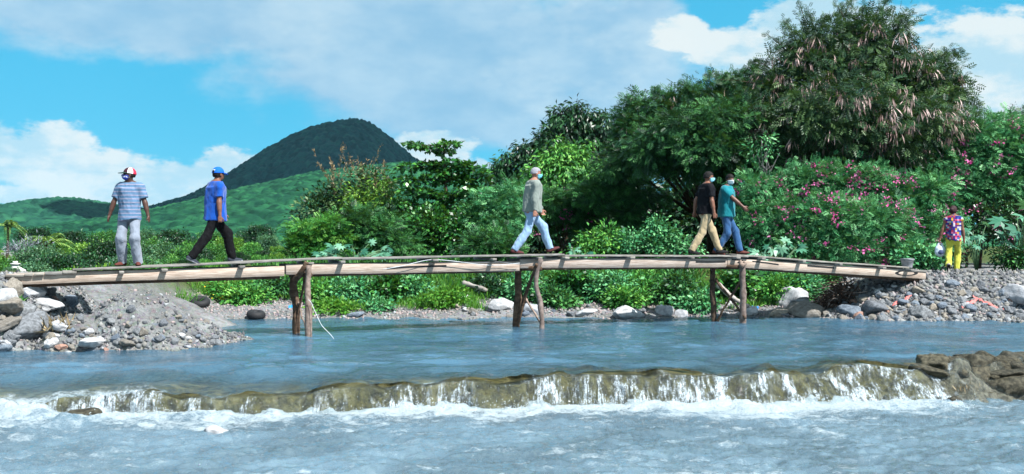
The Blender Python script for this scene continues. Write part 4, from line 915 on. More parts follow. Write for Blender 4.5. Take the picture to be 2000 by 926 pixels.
# pebbles and grit
def pebbles(label, N, box, rr, cond, seed, boost=0.):
    r_ = np.random.default_rng(seed); x = r_.uniform(box[0], box[1], N*4); y = r_.uniform(box[2], box[3], N*4); z = terr(x, y); k = cond(x, y, z, r_); x, y, z = [q[k][:N] for q in (x, y, z)]; N = len(x)
    bm = bmesh.new(); bmesh.ops.create_icosphere(bm, subdivisions=1, radius=1); V = np.array([v.co[:] for v in bm.verts]); Fc = np.array([[v.index for v in f.verts] for f in bm.faces]); bm.free()
    s = (r_.uniform(rr[0]**.5, rr[1]**.5, N)**2)[:, None, None]*r_.uniform(.45, 1.25, (N, 1, 3)); M = V[None]*(1+.34*r_.standard_normal((N, len(V), 1)))*s
    a = r_.uniform(0, 6.3, N); c, s_ = np.cos(a)[:, None], np.sin(a)[:, None]; M = np.stack([M[..., 0]*c-M[..., 1]*s_, M[..., 0]*s_+M[..., 1]*c, M[..., 2]], -1)+np.stack([x, y, z], -1)[:, None]
    tag(link('gravel', mesh('gravel', M, (np.arange(N)[:, None, None]*len(V)+Fc[None]).reshape(-1, 3), [PEB], False, fa={'tint': np.repeat(np.minimum(r_.random(N)+boost, .96), len(Fc))})), label, kind='stuff')
m, t = mat('pebble'); c = t.ramp(attr(t, 'tint'), [(0, lin(64, 66, 70)), (.3, lin(94, 97, 102)), (.6, lin(120, 122, 124)), (.8, lin(138, 134, 126)), (.93, lin(160, 165, 170)), (.99, lin(156, 118, 106))]); finish(t, princ(t, c, .85, .2)); PEB = m
pebbles('pebbles and grit on the rubble heap', 5200, (-9.5, -4.6, 17, 21.5), (.008, .045), lambda x, y, z, r: (z > -.04) & (r.random(len(x)) < .26+.75*ss(.55, .05, z)+.6*ss(-7.3, -8.0, x)), 1)
pebbles('broken stone and grit of the gravel bank', 9000, (7.2, 15, 24.4, 28.4), (.014, .075), lambda x, y, z, r: (z > -.04) & (r.random(len(x)) < .3+.7*ss(.95, .5, z)), 2)
pebbles('pale pebbles of the far shore', 9000, (-9.0, 8.5, 24.2, 28.5), (.010, .045), lambda x, y, z, r: (z > -.05) & (z < .55), 3, .4)
pebbles('stones on the bed of the pool', 5000, (-7.5, 7.5, 8.5, 13.6), (.02, .11), lambda x, y, z, r: z < -.4, 4)
# wet stones standing in the pool
for (x, y, d, r, k, mt, sc, lab) in [(425, 848, 12.2, .16, 1, 3, (1.2, .9, .8), 'pale stone breaking the surface of the pool'), (135, 806, 13.2, .2, 2, 5, (1.7, 1, .7), 'brown rock in the white water at the near end of the falls')]:
    stone(x, y, d, r, k, mt, lab, sc=sc, z=LOW-.06, sink=.2, rz=.3, name='rock' if r > .2 else 'stone')
# ---------------------------------------------------------------- things lying about
RUB = m_plain('black rubber', lin(34, 35, 38), .7, .3, .2, 20)
def tyre(x, y, d, R_, label, tilt):
    p = P(x, y, d); z = float(terr(np.array([p[0]]), np.array([d]))[0]); a = np.linspace(0, 2*np.pi, 37)[:-1]; b = np.linspace(0, 2*np.pi, 13)[:-1]; A, B = np.meshgrid(a, b, indexing='ij'); r = .09
    V = np.stack([(R_+r*np.cos(B))*np.cos(A), (R_+r*np.cos(B))*np.sin(A), r*1.05*np.sin(B)*(1+.0*A)], -1); i = np.arange(36)[:, None]; j = np.arange(12)[None]
    ff = np.stack([i*12+j, ((i+1) % 36)*12+j, ((i+1) % 36)*12+(j+1) % 12, i*12+(j+1) % 12], -1).reshape(-1, 4)
    tag(link('tyre', mesh('tyre', V, ff, [RUB], True), None, (p[0], d, z+.07), (tilt, .1, 0)), label, 'tyre')
tyre(390, 605, 26.2, .16, 'old black tyre lying on the pebble shore beyond the rubble heap', .35)
tyre(500, 621, 25.3, .13, 'small black inner tube at the water edge near the first trestle', .15)
def rag(pts, w_, mt, label, name='rag', cat='rag'):
    p = np.array([P(x, y, d) for x, y, d in pts]); tt = np.linspace(0, 1, 26); t_ = np.linspace(0, 1, len(pts)); q = np.stack([np.interp(tt, t_, p[:, k]) for k in range(3)], -1)
    q[:, 2] = np.maximum(terr(q[:, 0], q[:, 1])+.05, 0)+.03*vn(tt*9, 2., seed=int(pts[0][0])); s_ = unit(np.stack([.1+0*tt, 1+.5*vn(tt*5, 1., seed=3), .5+.7*vn(tt*7, 7., seed=4)], -1))*w_*(.6+.4*np.abs(vn(tt*6, 3., seed=9)))[:, None]
    up = np.array([0, 0, .008]); V = np.stack([q-s_, q+s_*.1+[0, 0, .03], q+s_, q+s_-up, q+s_*.1+[0, 0, .022], q-s_-up], 1).reshape(-1, 3); F4 = [[6*i+k, 6*i+(k+1) % 6, 6*i+6+(k+1) % 6, 6*i+6+k] for i in range(25) for k in range(6)]
    tag(link(name, mesh(name, V, np.array(F4), [mt], True)), label, cat)
RED = m_plain('faded red plastic', lin(196, 110, 106), .6, .3, .25); BLU = m_plain('blue plastic', lin(40, 140, 210), .4, .4, .1); WHT = m_plain('white plastic', lin(222, 226, 230), .5, .4, .05)
rag([(1742, 602, 25.3), (1765, 592, 25.4), (1780, 586, 25.5)], .05, RED, 'faded red plastic strip among the stones nearest the bridge end')
rag([(1900, 589, 25.3), (1925, 595, 25.2), (1960, 616, 25.0)], .05, RED, 'long faded red strip trailing down the gravel bank to the water')
rag([(1878, 612, 25.0), (1895, 601, 25.1), (1908, 596, 25.2)], .06, RED, 'crumpled red rag in the middle of the gravel bank')
rag([(564, 607, 26.3), (572, 604, 26.4), (580, 606, 26.4)], .07, BLU, 'scrap of bright blue plastic on the shore behind the first trestle', 'plastic_scrap', 'litter')
rag([(1468, 602, 26.2), (1482, 598, 26.3)], .05, BLU, 'small blue scrap on the stones behind the third trestle', 'plastic_scrap', 'litter')
rag([(902, 571, 27.6), (912, 568, 27.7), (918, 570, 27.8)], .07, WHT, 'white plastic scrap caught in the bank bushes', 'plastic_scrap', 'litter')
def stick(pts, r0, r1, mt, label, name='driftwood', cat='driftwood'):
    p = np.array([P(*q) for q in pts]); tt = np.linspace(0, 1, 16); q = np.stack([np.interp(tt, np.linspace(0, 1, len(pts)), p[:, k]) for k in range(3)], -1)
    q[1:-1] = (q[:-2]+2*q[1:-1]+q[2:])/4
    tag(link(name, MB().tube(q, (r0+(r1-r0)*tt)*(1+.2*vn(tt*6, 1., seed=int(pts[0][0]))), 8, rrng, .08).mesh(name, [mt], True)), label, cat)
DRIFT = m_wood('bleached driftwood', lin(150, 140, 130), lin(196, 190, 184), (4, 4, 30))
stick([(905, 553, 28.0), (930, 560, 27.8), (950, 567, 27.5)], .07, .05, DRIFT, 'bleached log lying on the bank behind the second trestle')
stick([(357, 650, 19.3), (380, 640, 19.4), (402, 632, 19.5)], .018, .01, POLE, 'thin brown stick on the tip of the rubble heap')
stick([(1402, 556, 26.4), (1428, 580, 26.2), (1462, 600, 26.0)], .08, .05, DRIFT, 'pale driftwood log slanting down behind the third trestle')
# heap of washed up roots under the bridge
rt = thing('root_heap', 'tangled heap of dark washed up roots and brushwood under the bridge end', 'brushwood', tuple(P(1640, 598, 26.2)*[1, 1, 0]+[0, 0, .1]))
r_ = np.random.default_rng(4); mb, m2 = MB(), MB(); o_ = np.array(rt.location)
for i in range(300):
    px_, py_ = r_.normal(1645, 30), 0; hgt = max(8, 58-abs(px_-1650)*.75); py_ = r_.uniform(598-hgt, 598); a = P(px_, py_, r_.uniform(25.9, 26.7)); v = unit(np.array([r_.normal(-.3, 1), r_.normal(0, .4), r_.normal(-.5, .5)]))*r_.uniform(.2, .6)
    (mb if i % 4 else m2).tube(np.array([a, a+v*.5+[0, 0, r_.uniform(-.05, .08)], a+v])-o_, [r_.uniform(.010, .022), .012, .005], 5)
mb.build('roots', m_plain('dark root', lin(84, 68, 60), .9, .1, .35), rt, True); m2.build('twigs', m_plain('grey twig', lin(140, 128, 120), .9, .1, .3), rt, True)

for k in range(30):                                          # rocks at the dry end of the ledge
    x_ = rrng.uniform(5.5, 8.4); f_ = rrng.random(); l_ = np.interp(x_, LEDX, LEDY); y_ = l_+.15-f_*np.interp(x_, [5.5, 7.5], [.9, 1.25]); z_ = np.interp(x_, LEDX, LEDZ)*(1-f_)+(LOW-.05)*f_-.02
    key = (k % 8, 5)
    if key not in SMESH: SMESH[key] = mesh('rock', SM[k % 8][0], SM[k % 8][1], [ROCKM[5]], False)
    r0 = rrng.uniform(.12, .27); tag(link('rock', SMESH[key], None, (x_, y_, z_), tuple(rrng.uniform(-.4, .4, 2))+(rrng.uniform(0, 6.3),), (r0*1.2, r0, r0*.8)), 'brown rock jutting from the dry end of the mossy ledge', 'rock', 'rocks of the dry ledge end')
# ---------------------------------------------------------------- vegetation
vr = np.random.default_rng(9)
def leaf_geo(pos, axis, nrm, L, Wd, kind='leaf'):
    """many small leaves as one array; leaf = folded diamond, frond = rachis with leaflet pairs, palm = lobed leaf, strip = hanging pod"""
    N = len(pos); axis = unit(axis); nrm = unit(nrm-axis*(nrm*axis).sum(-1, keepdims=True)); sd = np.cross(axis, nrm)
    L = np.broadcast_to(L, (N,))[:, None]; Wd = np.broadcast_to(Wd, (N,))[:, None]
    if kind in ('leaf', 'strip'):
        q = [pos, pos+axis*L*.5+sd*Wd*.5+nrm*Wd*.12, pos+axis*L-nrm*L*.12, pos+axis*L*.5-sd*Wd*.5+nrm*Wd*.12]
        return np.stack(q, 1), 1
    if kind == 'frond':
        out = []
        for k in range(4):
            b = pos+axis*L*(.12+.24*k)-nrm*L*.10*(k/3)**2
            for s in (1, -1):
                d = unit(sd*s+axis*.55-nrm*.18)*Wd*(1-.18*abs(k-1.2)); wv = axis*L*.085
                out.append(np.stack([b-wv*.5, b+d*.5-wv, b+d, b+d*.5+wv], 1))
        return np.concatenate(out, 1).reshape(-1, 4, 3), 8
    if kind == 'palm':
        out = []
        for a in np.radians([-125, -78, -38, 0, 38, 78, 125]):
            d = axis*math.cos(a)+sd*math.sin(a); e = -axis*math.sin(a)+sd*math.cos(a); l = L*(.62+.38*math.cos(a*.55))*.62; c0 = pos+axis*L*.3
            out.append(np.stack([c0, c0+d*l*.5+e*l*.19-nrm*l*.03, c0+d*l-nrm*l*.22, c0+d*l*.5-e*l*.19-nrm*l*.03], 1))
        return np.concatenate(out, 1).reshape(-1, 4, 3), 7
def crown(lobes, den, per, sig, L, Wd, kind='leaf', droop=.2, up=.8, flat_=.75, inner=.25, rs=0, clump_amp=.28, rng=None, puff=True):
    """lobes: (centre, radii). Twigs sit in a ragged shell of every lobe, leaves gather round the twigs."""
    r = rng or np.random.default_rng(rs); Q, TT = [], []
    if puff: den, per, sig = den*.45, per*2.2, sig*1.2
    for c, R_ in lobes:
        c, R_ = np.asarray(c, float), np.asarray(R_, float); ar = 4*math.pi*((R_[0]*R_[1])**1.6+(R_[0]*R_[2])**1.6+(R_[1]*R_[2])**1.6)**(1/1.6)/3**(1/1.6)
        n = max(6, int(ar*den)); d = unit(r.standard_normal((n, 3))); u = r.random(n)
        rf = np.clip(1-(1-inner)*u**1.6, 0, 1)*(1+clump_amp*fbm(d[:, 0]*2.3+c[0], d[:, 1]*2.3+c[1], d[:, 2]*2.3+c[2], 3, rs+5))
        cl = c+d*R_*rf[:, None]; m_ = max(1, int(per)); k = np.repeat(np.arange(n), m_); off = r.standard_normal((n*m_, 3))*[1, 1, flat_]
        pos = cl[k]+off*sig; ax = off*.7+d[k]*.7+r.standard_normal((n*m_, 3))*.45+[0, 0, -droop]; nm = d[k]*.45+[0, -.15, up]+r.standard_normal((n*m_, 3))*.5
        ln = L*r.uniform(.65, 1.25, len(pos)); q, f = leaf_geo(pos, ax, nm, ln, Wd*ln/L, kind)
        tt = np.clip(.5+.26*r.standard_normal(n)[k]+.14*r.standard_normal(len(k)), 0, 1); Q.append(q)
        TT.append(np.tile(tt[:, None], (1, f)).ravel())
    return np.concatenate(Q), np.concatenate(TT)
def quads(name, Q, T_, mt, parent, origin):
    Q = Q-np.asarray(origin); return link(name, mesh(name, Q.reshape(-1, 3), np.arange(len(Q)*4).reshape(-1, 4), [mt], False, fa={'tint': T_}), parent)
def limbs(name, base, tips, r0, parent, origin, mt=BARK, bend=.12, seg=7):
    mb = MB(); base = np.asarray(base, float); tips = np.asarray(tips, float); top = np.array([base[0]*.6+tips[:, 0].mean()*.4, base[1]*.6+tips[:, 1].mean()*.4, base[2]+(tips[:, 2].mean()-base[2])*.45])
    t = np.linspace(0, 1, 8)[:, None]; st = base*(1-t)+top*t+np.c_[bend*np.sin(t*3)*.5, 0*t, 0*t]; mb.tube(st, r0*(1-.45*t[:, 0]), seg+1, vr, .05)
    for p in tips:
        f = vr.uniform(.45, 1); a = base*(1-f)+top*f; m_ = (a+p)/2+vr.normal(0, .08, 3)*np.linalg.norm(p-a)
        q = a*(1-t)**2+2*m_*t*(1-t)+p*t**2; mb.tube(q, np.maximum(r0*.45*(1-.85*t[:, 0]), .008), seg)
    mb.V = [v-np.asarray(origin) for v in mb.V]; return mb.build(name, mt, parent, True)
def gz(x, y): return float(terr(np.array([x]), np.array([y]))[0])
def lobes_px(lst, d, dr=.8):
    out = []
    for q in lst:
        x, y, rx, ry = q[:4]; dd = d+(q[4] if len(q) > 4 else 0); out.append((P(x, y, dd), (rx/F*dd, max(.35, dr*(rx+ry)/2/F*dd), ry/F*dd)))
    return out
def plant(name, label, cat, lob, lf, den, per, sig, L, Wd, kind='leaf', trunk=.06, group=None, base=None, seed=0, part='crown', stem='trunk', **kw):
    c = np.mean([l[0] for l in lob], axis=0); bx, by = (base if base else (c[0], c[1])); z0 = gz(bx, by)-.05; o = np.array([bx, by, z0])
    t = thing(name, label, cat, tuple(o), 0, group); Q, T_ = crown(lob, den, per, sig, L, Wd, kind, rs=seed, **kw)
    quads(part, Q, T_, LEAF[lf], t, o); limbs(stem, o, [l[0] for l in lob], trunk, t, o); return t, o
def extra(t, o, part, lob, lf, den, per, sig, L, Wd, kind='leaf', seed=3, **kw):
    Q, T_ = crown(lob, den, per, sig, L, Wd, kind, rs=seed, **kw); return quads(part, Q, T_, LEAF[lf], t, o)
# --- the big pod-hung tree and the trees that stand round it
main = lobes_px([(1560, 160, 75, 60), (1640, 110, 80, 62), (1720, 120, 90, 66), (1800, 165, 80, 50), (1540, 240, 90, 60, -.6), (1640, 220, 105, 70, -1.6), (1740, 230, 105, 66, -1.4), (1830, 240, 70, 52, -.6), (1600, 300, 90, 40, -.6), (1720, 310, 100, 40, -.6), (1500, 180, 36, 26), (1845, 190, 34, 24), (1860, 260, 40, 26), (1570, 90, 36, 30), (1690, 64, 44, 30)], 34)
t, o = plant('podded_tree', 'huge dark spreading tree hung with dry brown seed pods, tallest tree of the river bank', 'tree', main, 'leuc', 22, 7, .16, .26, .13, 'frond', .22, base=(11.0, 35.2), seed=1, inner=.2, clump_amp=.62, droop=.45)
extra(t, o, 'seed_pods', main[:13], 'pod', 2.6, 11, .085, .30, .034, 'strip', 6, puff=False, droop=3.0, inner=.97, clump_amp=.42)
# feathered shoots breaking the outlines
def shoots(t, o, lst, d, lf, n0=130, wide=.20, L=.26):
    QQ, TQ = [], []
    for (x0, y0, x1, y1) in lst:
        a, b = P(x0, y0, d), P(x1, y1, d+vr.uniform(-.6, .4)); tt = np.linspace(0, 1, 9)[:, None]; q = a*(1-tt)+b*tt+np.c_[0*tt, 0*tt, .12*np.sin(tt*3.14)]
        MB().tube(q-o, .02*(1-tt[:, 0])+.005, 5).build('shoot', BARK, t, True); n = n0; f = vr.random(n)[:, None]**1.15; p = a*(1-f)+b*f+np.c_[0*f, 0*f, .12*np.sin(f*3.14)]+vr.standard_normal((n, 3))*wide*(1-.75*f); ax = unit(b-a)*.6+vr.standard_normal((n, 3))*.6+[0, 0, -.5]
        l = L*(1-.5*f[:, 0]); g_, k = leaf_geo(p, ax, vr.standard_normal((n, 3))+[0, -.3, .6], l, l*.45, 'frond'); QQ.append(g_); TQ.append(np.tile(np.clip(.55+.2*vr.standard_normal(n), 0, 1)[:, None], (1, k)).ravel())
    quads('shoot_leaves', np.concatenate(QQ), np.concatenate(TQ), LEAF[lf], t, o)
shoots(t, o, [(1590, 110, 1560, 4), (1600, 100, 1578, 20), (1660, 70, 1635, 10), (1700, 60, 1742, -6), (1740, 80, 1780, 18), (1770, 100, 1758, 40), (1800, 140, 1880, 92), (1560, 130, 1496, 66), (1830, 180, 1876, 100), (1530, 180, 1392, 156), (1850, 220, 1880, 150), (1880, 250, 1912, 200), (1640, 70, 1662, -4), (1560, 90, 1530, 40), (1680, 60, 1690, 8), (1820, 130, 1850, 110), (1520, 150, 1470, 120), (1600, 80, 1612, 30)], 34.2, 'leuc')
left = lobes_px([(1265, 222, 56, 34), (1330, 222, 66, 36, -.4), (1400, 200, 62, 40), (1450, 190, 50, 40), (1250, 268, 44, 36, -.8), (1320, 275, 70, 36, -1.2), (1410, 262, 80, 46, -1.4), (1480, 270, 70, 60, -1), (1225, 240, 24, 20), (1500, 220, 60, 46, -1.2), (1480, 185, 36, 26), (1225, 310, 50, 30, -.6), (1300, 312, 60, 26, -1.6), (1390, 320, 70, 28, -2.2), (1330, 250, 70, 34, -3.0), (1420, 235, 60, 34, -3.2), (1270, 290, 50, 28, -2.4), (1470, 300, 50, 30, -2.8), (1380, 290, 60, 30, -3.4)], 36)
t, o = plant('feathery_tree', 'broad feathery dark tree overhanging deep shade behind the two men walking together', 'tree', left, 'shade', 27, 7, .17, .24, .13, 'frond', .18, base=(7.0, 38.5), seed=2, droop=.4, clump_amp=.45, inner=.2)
extra(t, o, 'seed_pods', left[:8], 'pod', 1.2, 6, .07, .2, .025, 'strip', 16, puff=False, droop=3.0, inner=.9)
shoots(t, o, [(1250, 220, 1228, 190), (1300, 205, 1282, 176), (1340, 200, 1352, 172), (1390, 190, 1384, 138), (1400, 180, 1420, 146), (1430, 180, 1448, 140), (1240, 240, 1200, 224), (1470, 170, 1474, 128), (1360, 196, 1330, 164), (1230, 270, 1196, 262)], 35.6, 'shade', 150, .2)
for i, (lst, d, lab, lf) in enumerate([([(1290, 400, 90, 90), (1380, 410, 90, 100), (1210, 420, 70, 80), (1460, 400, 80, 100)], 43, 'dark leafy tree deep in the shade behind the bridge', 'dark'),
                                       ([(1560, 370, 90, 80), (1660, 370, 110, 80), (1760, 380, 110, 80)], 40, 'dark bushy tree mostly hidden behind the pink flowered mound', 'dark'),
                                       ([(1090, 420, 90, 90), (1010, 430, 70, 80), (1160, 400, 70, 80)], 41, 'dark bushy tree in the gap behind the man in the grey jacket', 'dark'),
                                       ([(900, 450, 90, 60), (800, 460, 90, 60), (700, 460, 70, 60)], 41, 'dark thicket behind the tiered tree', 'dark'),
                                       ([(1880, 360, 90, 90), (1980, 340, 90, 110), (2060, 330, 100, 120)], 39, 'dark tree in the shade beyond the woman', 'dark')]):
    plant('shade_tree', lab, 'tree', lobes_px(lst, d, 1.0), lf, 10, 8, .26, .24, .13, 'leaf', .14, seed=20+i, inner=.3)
# --- tall tree with drooping leaf columns
sp_ = [(1126, 232, 17, 34), (1148, 240, 18, 26), (1094, 238, 18, 30), (1110, 262, 24, 30), (1178, 250, 18, 30), (1070, 268, 22, 26), (1150, 280, 30, 30), (1090, 300, 34, 34, -.6), (1130, 330, 40, 40, -.6), (1020, 300, 15, 22), (988, 318, 14, 24), (1046, 300, 18, 24), (1190, 290, 20, 26), (1060, 340, 36, 36, -.6), (1170, 340, 36, 40, -.5), (968, 338, 12, 18), (1010, 340, 22, 26), (1200, 330, 20, 40)]
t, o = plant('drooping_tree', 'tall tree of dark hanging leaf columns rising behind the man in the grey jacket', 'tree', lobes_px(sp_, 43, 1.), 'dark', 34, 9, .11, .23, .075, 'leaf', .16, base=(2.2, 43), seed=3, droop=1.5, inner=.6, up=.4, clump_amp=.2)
t, o = plant('pale_tree', 'light green leafy tree in front of the tall drooping tree', 'tree', lobes_px([(1085, 305, 34, 28), (1112, 330, 40, 34), (1060, 340, 40, 30), (1130, 300, 24, 24), (1150, 350, 36, 36), (1095, 370, 50, 36)], 39.5), 'bright', 30, 8, .14, .18, .07, 'leaf', .12, base=(1.9, 40), seed=4, droop=1.2, clump_amp=.4)
# --- the tiered almond-like tree
tiers = [(815, 284, 20, 7), (848, 290, 22, 7), (880, 284, 18, 8), (868, 296, 14, 5), (800, 328, 22, 10), (838, 324, 26, 9), (880, 318, 20, 9), (915, 328, 30, 12), (938, 342, 18, 10), (800, 352, 20, 9), (845, 352, 24, 12), (895, 352, 30, 12), (860, 338, 30, 8), (820, 376, 34, 12), (870, 384, 30, 14), (925, 374, 36, 14), (785, 400, 26, 12), (840, 408, 32, 12), (905, 410, 34, 14), (945, 398, 22, 12)]
tl = [(c, R_*np.array([1, 1, .55])) for c, R_ in lobes_px(tiers, 36, 1.3)]
t, o = plant('tiered_tree', 'slim tree with flat tiers of large glossy leaves standing out against the white cloud', 'tree', tl, 'broad', 20, 8, .085, .17, .12, 'leaf', .0001, base=(-2.2, 36), seed=5, droop=-.05, flat_=.35, puff=False, inner=.2, up=1.2)
tr = [c for c in t.children if c.name.startswith('trunk')][0]; tr.data = None or tr.data
mb = MB(); st = np.array([P(876, 500, 36), P(874, 440, 36), P(872, 390, 36), P(869, 340, 36), P(866, 282, 36)]); mb.tube(st-o, [.09, .075, .06, .045, .02], 8)
for q in tl: c = q[0]; z = min(c[2], st[-1][2])-.08; b = np.array([np.interp(z, st[::1, 2], st[:, 0]), 36, z]); mb.tube(np.array([b, (b+c)/2+[0, 0, .05], c])-o, [.025, .018, .008], 5)
me = mb.mesh('trunk', [BARK], True); tr.data = me
# --- the thicket of bushes along the far bank; each a plant of its own: (label, lobes, depth, leaf, density...)
B = [('bush', 'large dark bush with dry flower heads on top, nearest the mountain', [(700, 372, 46, 34), (735, 362, 36, 30), (665, 400, 52, 36), (615, 420, 44, 40), (640, 385, 30, 26), (720, 410, 50, 40)], 38, 'leuc', 24, 8, .15, .16, .07, 'leaf', dict(clump_amp=.45)),
     ('bush', 'yellow green bush between the dry headed bush and the tiered tree', [(760, 385, 46, 40), (720, 420, 50, 36), (790, 420, 40, 30), (700, 395, 34, 28)], 36.5, 'grovey', 24, 8, .15, .15, .05, 'leaf', dict(droop=.6)),
     ('umbrella_shrub', 'shrub of flat pale green feathery layers beside the stringy bush near the first trestle', [(600, 442, 34, 8), (640, 436, 36, 8), (620, 456, 48, 9), (585, 470, 30, 9), (655, 462, 36, 9), (615, 480, 56, 11), (585, 495, 30, 10), (650, 492, 40, 12)], 33, 'bright', 40, 7, .11, .2, .1, 'frond', dict(droop=.1, up=1.4, flat_=.4, inner=.2)),
     ('bush', 'mid green feathery bush just behind the plank deck by the first trestle', [(700, 440, 50, 30), (740, 455, 46, 34), (690, 478, 40, 24), (770, 480, 50, 26)], 33.5, 'feather', 40, 7, .13, .2, .1, 'frond', dict()),
     ('bush', 'dark glossy bush under the tiered tree', [(830, 440, 50, 30), (880, 450, 50, 34), (920, 440, 40, 30), (850, 480, 60, 24)], 35, 'broad', 24, 8, .16, .16, .10, 'leaf', dict()),
     ('bush', 'feathery bush to the right of the tiered tree', [(960, 400, 40, 30), (990, 380, 36, 24), (940, 440, 46, 34), (985, 430, 40, 40)], 35, 'vine', 34, 7, .14, .2, .1, 'frond', dict()),
     ('bush', 'leafy bush whose branches bend over the planks left of the man in grey', [(970, 470, 36, 24), (940, 480, 40, 22), (1000, 492, 26, 14)], 31, 'feather', 40, 7, .12, .2, .1, 'frond', dict()),
     ('flowering_bush', 'pink flowered bush directly behind the man in the grey jacket', [(1010, 390, 36, 34), (1080, 400, 44, 34), (1130, 390, 44, 34), (1030, 440, 40, 30), (1150, 430, 46, 30), (1180, 390, 36, 30)], 37, 'feather', 28, 7, .15, .2, .1, 'frond', dict()),
     ('bush', 'wide layered feathery bush beneath the broad dark tree', [(1200, 350, 50, 26), (1170, 380, 46, 24), (1240, 380, 50, 26), (1230, 420, 44, 26)], 36, 'feather', 28, 7, .15, .22, .12, 'frond', dict(flat_=.4)),
     ('bush', 'pale blossoming bush rising just behind the deck left of the khaki trousers', [(1285, 448, 22, 22), (1300, 470, 34, 22), (1330, 482, 36, 16), (1268, 484, 40, 16), (1210, 480, 40, 18), (1230, 465, 26, 16)], 30.5, 'vine', 50, 8, .09, .11, .06, 'leaf', dict()),
     ('bush', 'light green sprig bush behind the deck right of the man in grey', [(1160, 470, 24, 18), (1190, 462, 20, 22), (1140, 490, 26, 12), (1180, 490, 36, 14)], 30.5, 'bright', 42, 7, .10, .13, .06, 'leaf', dict()),
     ('flowering_bush', 'big mound of pink flowered creeper beside the man in the teal shirt', [(1500, 390, 46, 34), (1570, 370, 56, 36), (1640, 365, 60, 36), (1720, 380, 66, 44), (1790, 420, 46, 50), (1530, 430, 60, 40, -.6), (1620, 430, 70, 46, -1), (1710, 440, 70, 50, -1), (1560, 475, 60, 28, -1), (1650, 485, 66, 28, -1.2), (1750, 485, 60, 34, -1), (1468, 366, 30, 22, -.3), (1590, 346, 44, 22), (1690, 352, 40, 24), (1815, 372, 44, 30), (1476, 440, 34, 40, -.5), (1835, 460, 40, 40, -.5)], 31.5, 'vine', 40, 7, .13, .19, .11, 'frond', dict(inner=.2)),
     ('flowering_bush', 'tall pale creeper clad thicket high above the woman', [(1760, 330, 50, 36), (1830, 320, 60, 40), (1900, 310, 60, 50), (1960, 300, 60, 50), (1900, 270, 50, 30), (1960, 260, 50, 30), (2020, 280, 50, 50), (1850, 370, 60, 36), (1930, 370, 60, 40), (2020, 370, 60, 50)], 33.5, 'vine', 32, 7, .15, .2, .12, 'frond', dict(inner=.2)),
     ('bush', 'deep green bush in the hollow between pink mound and woman', [(1820, 450, 40, 40), (1850, 490, 30, 24), (1910, 440, 40, 40), (1960, 430, 40, 40)], 33, 'dark', 24, 8, .15, .16, .08, 'leaf', dict()),
     ('bush', 'low leafy bush by the legs of the woman', [(1800, 498, 30, 16), (1830, 506, 24, 14), (1770, 505, 26, 12)], 29.3, 'vine', 55, 8, .09, .13, .09, 'leaf', dict()),
     ('bush', 'low scrubby bush on the gravel at the far edge of the path', [(1985, 515, 26, 16), (1960, 500, 20, 14), (2010, 500, 30, 22)], 28.6, 'feather', 55, 7, .09, .12, .06, 'leaf', dict())]
# the bank below the deck
for i, (x, y, rx, ry, d, lf, lab) in enumerate([
    (300, 560, 42, 26, 30.5, 'vine', 'low bush beyond the crest of the rubble heap'), (370, 572, 40, 26, 29.5, 'grass', 'yellow green herb clump left of the wide flowered one'), (430, 566, 46, 34, 29, 'bright', 'leafy herb clump with small yellow flowers under the long side board'),
    (490, 572, 40, 32, 28.6, 'bright', 'bright herb clump just left of the first trestle'), (540, 560, 40, 34, 29.6, 'feather', 'leafy bush hidden partly by the first trestle'), (625, 565, 40, 34, 29, 'bright', 'light bush right beside the near post of the first trestle'),
    (690, 560, 46, 36, 29, 'vine', 'round green bush second to the right of the first trestle'), (650, 592, 50, 18, 28, 'grass', 'low fresh green clump before the round bush'), (750, 560, 48, 36, 29.2, 'broad', 'glossy broad leaved bush midway between first and second trestle'),
    (740, 590, 40, 18, 28.2, 'vine', 'low creeping clump beneath the glossy bush'), (810, 555, 44, 34, 29.4, 'vine', 'vine covered bush under the looped wire'), (870, 575, 46, 24, 28.2, 'grass', 'soft green grassy clump on the shore before the log'),
    (965, 560, 40, 36, 29.6, 'dark', 'shaded bush behind the bleached log'), (1020, 560, 34, 34, 29, 'vine', 'leafy bush seen through the second trestle'), (1080, 575, 36, 30, 28.4, 'feather', 'ferny bush at the near post of the second trestle'),
    (1110, 545, 46, 34, 29.2, 'broad', 'bush with heart shaped leaves under the side board'), (1170, 555, 50, 36, 28.8, 'vine', 'vine bush mid way between second and third trestle'), (1215, 580, 40, 28, 28, 'bright', 'fresh green bush behind the flat white stone'),
    (1250, 545, 46, 30, 29, 'bright', 'light leaved bush above the white stones'), (1320, 550, 50, 32, 28.6, 'feather', 'fine leaved bush above the dark undercut'), (1360, 580, 40, 24, 28, 'vine', 'greyish bush left of the third trestle'),
    (1430, 545, 34, 26, 29.4, 'broad', 'dark leaved bush seen through the third trestle'), (1530, 555, 44, 34, 28.6, 'bright', 'round light bush behind the tall pale boulder'), (1575, 550, 36, 28, 29, 'vine', 'green bush above the root heap'), (1490, 535, 36, 20, 29.8, 'vine', 'leafy clump under the sloping end boards'),
    (1620, 535, 40, 24, 29.6, 'feather', 'bush showing below the last side board')]):
    r_ = np.random.default_rng(300+i); y += 13; lob = [(x, y, rx*.8, ry*.85)]+[(x+r_.uniform(-.7, .7)*rx, y+r_.uniform(-.5, .6)*ry, rx*r_.uniform(.4, .6), ry*r_.uniform(.4, .6), r_.uniform(-.3, .2)) for _ in range(4)]
    B.append(('bush', lab, lob, d-1.6, lf, 55, 8, .09, .115 if lf != 'broad' else .15, .06 if lf != 'broad' else .10, 'leaf', dict(inner=.25, clump_amp=.45)))
PB = {}
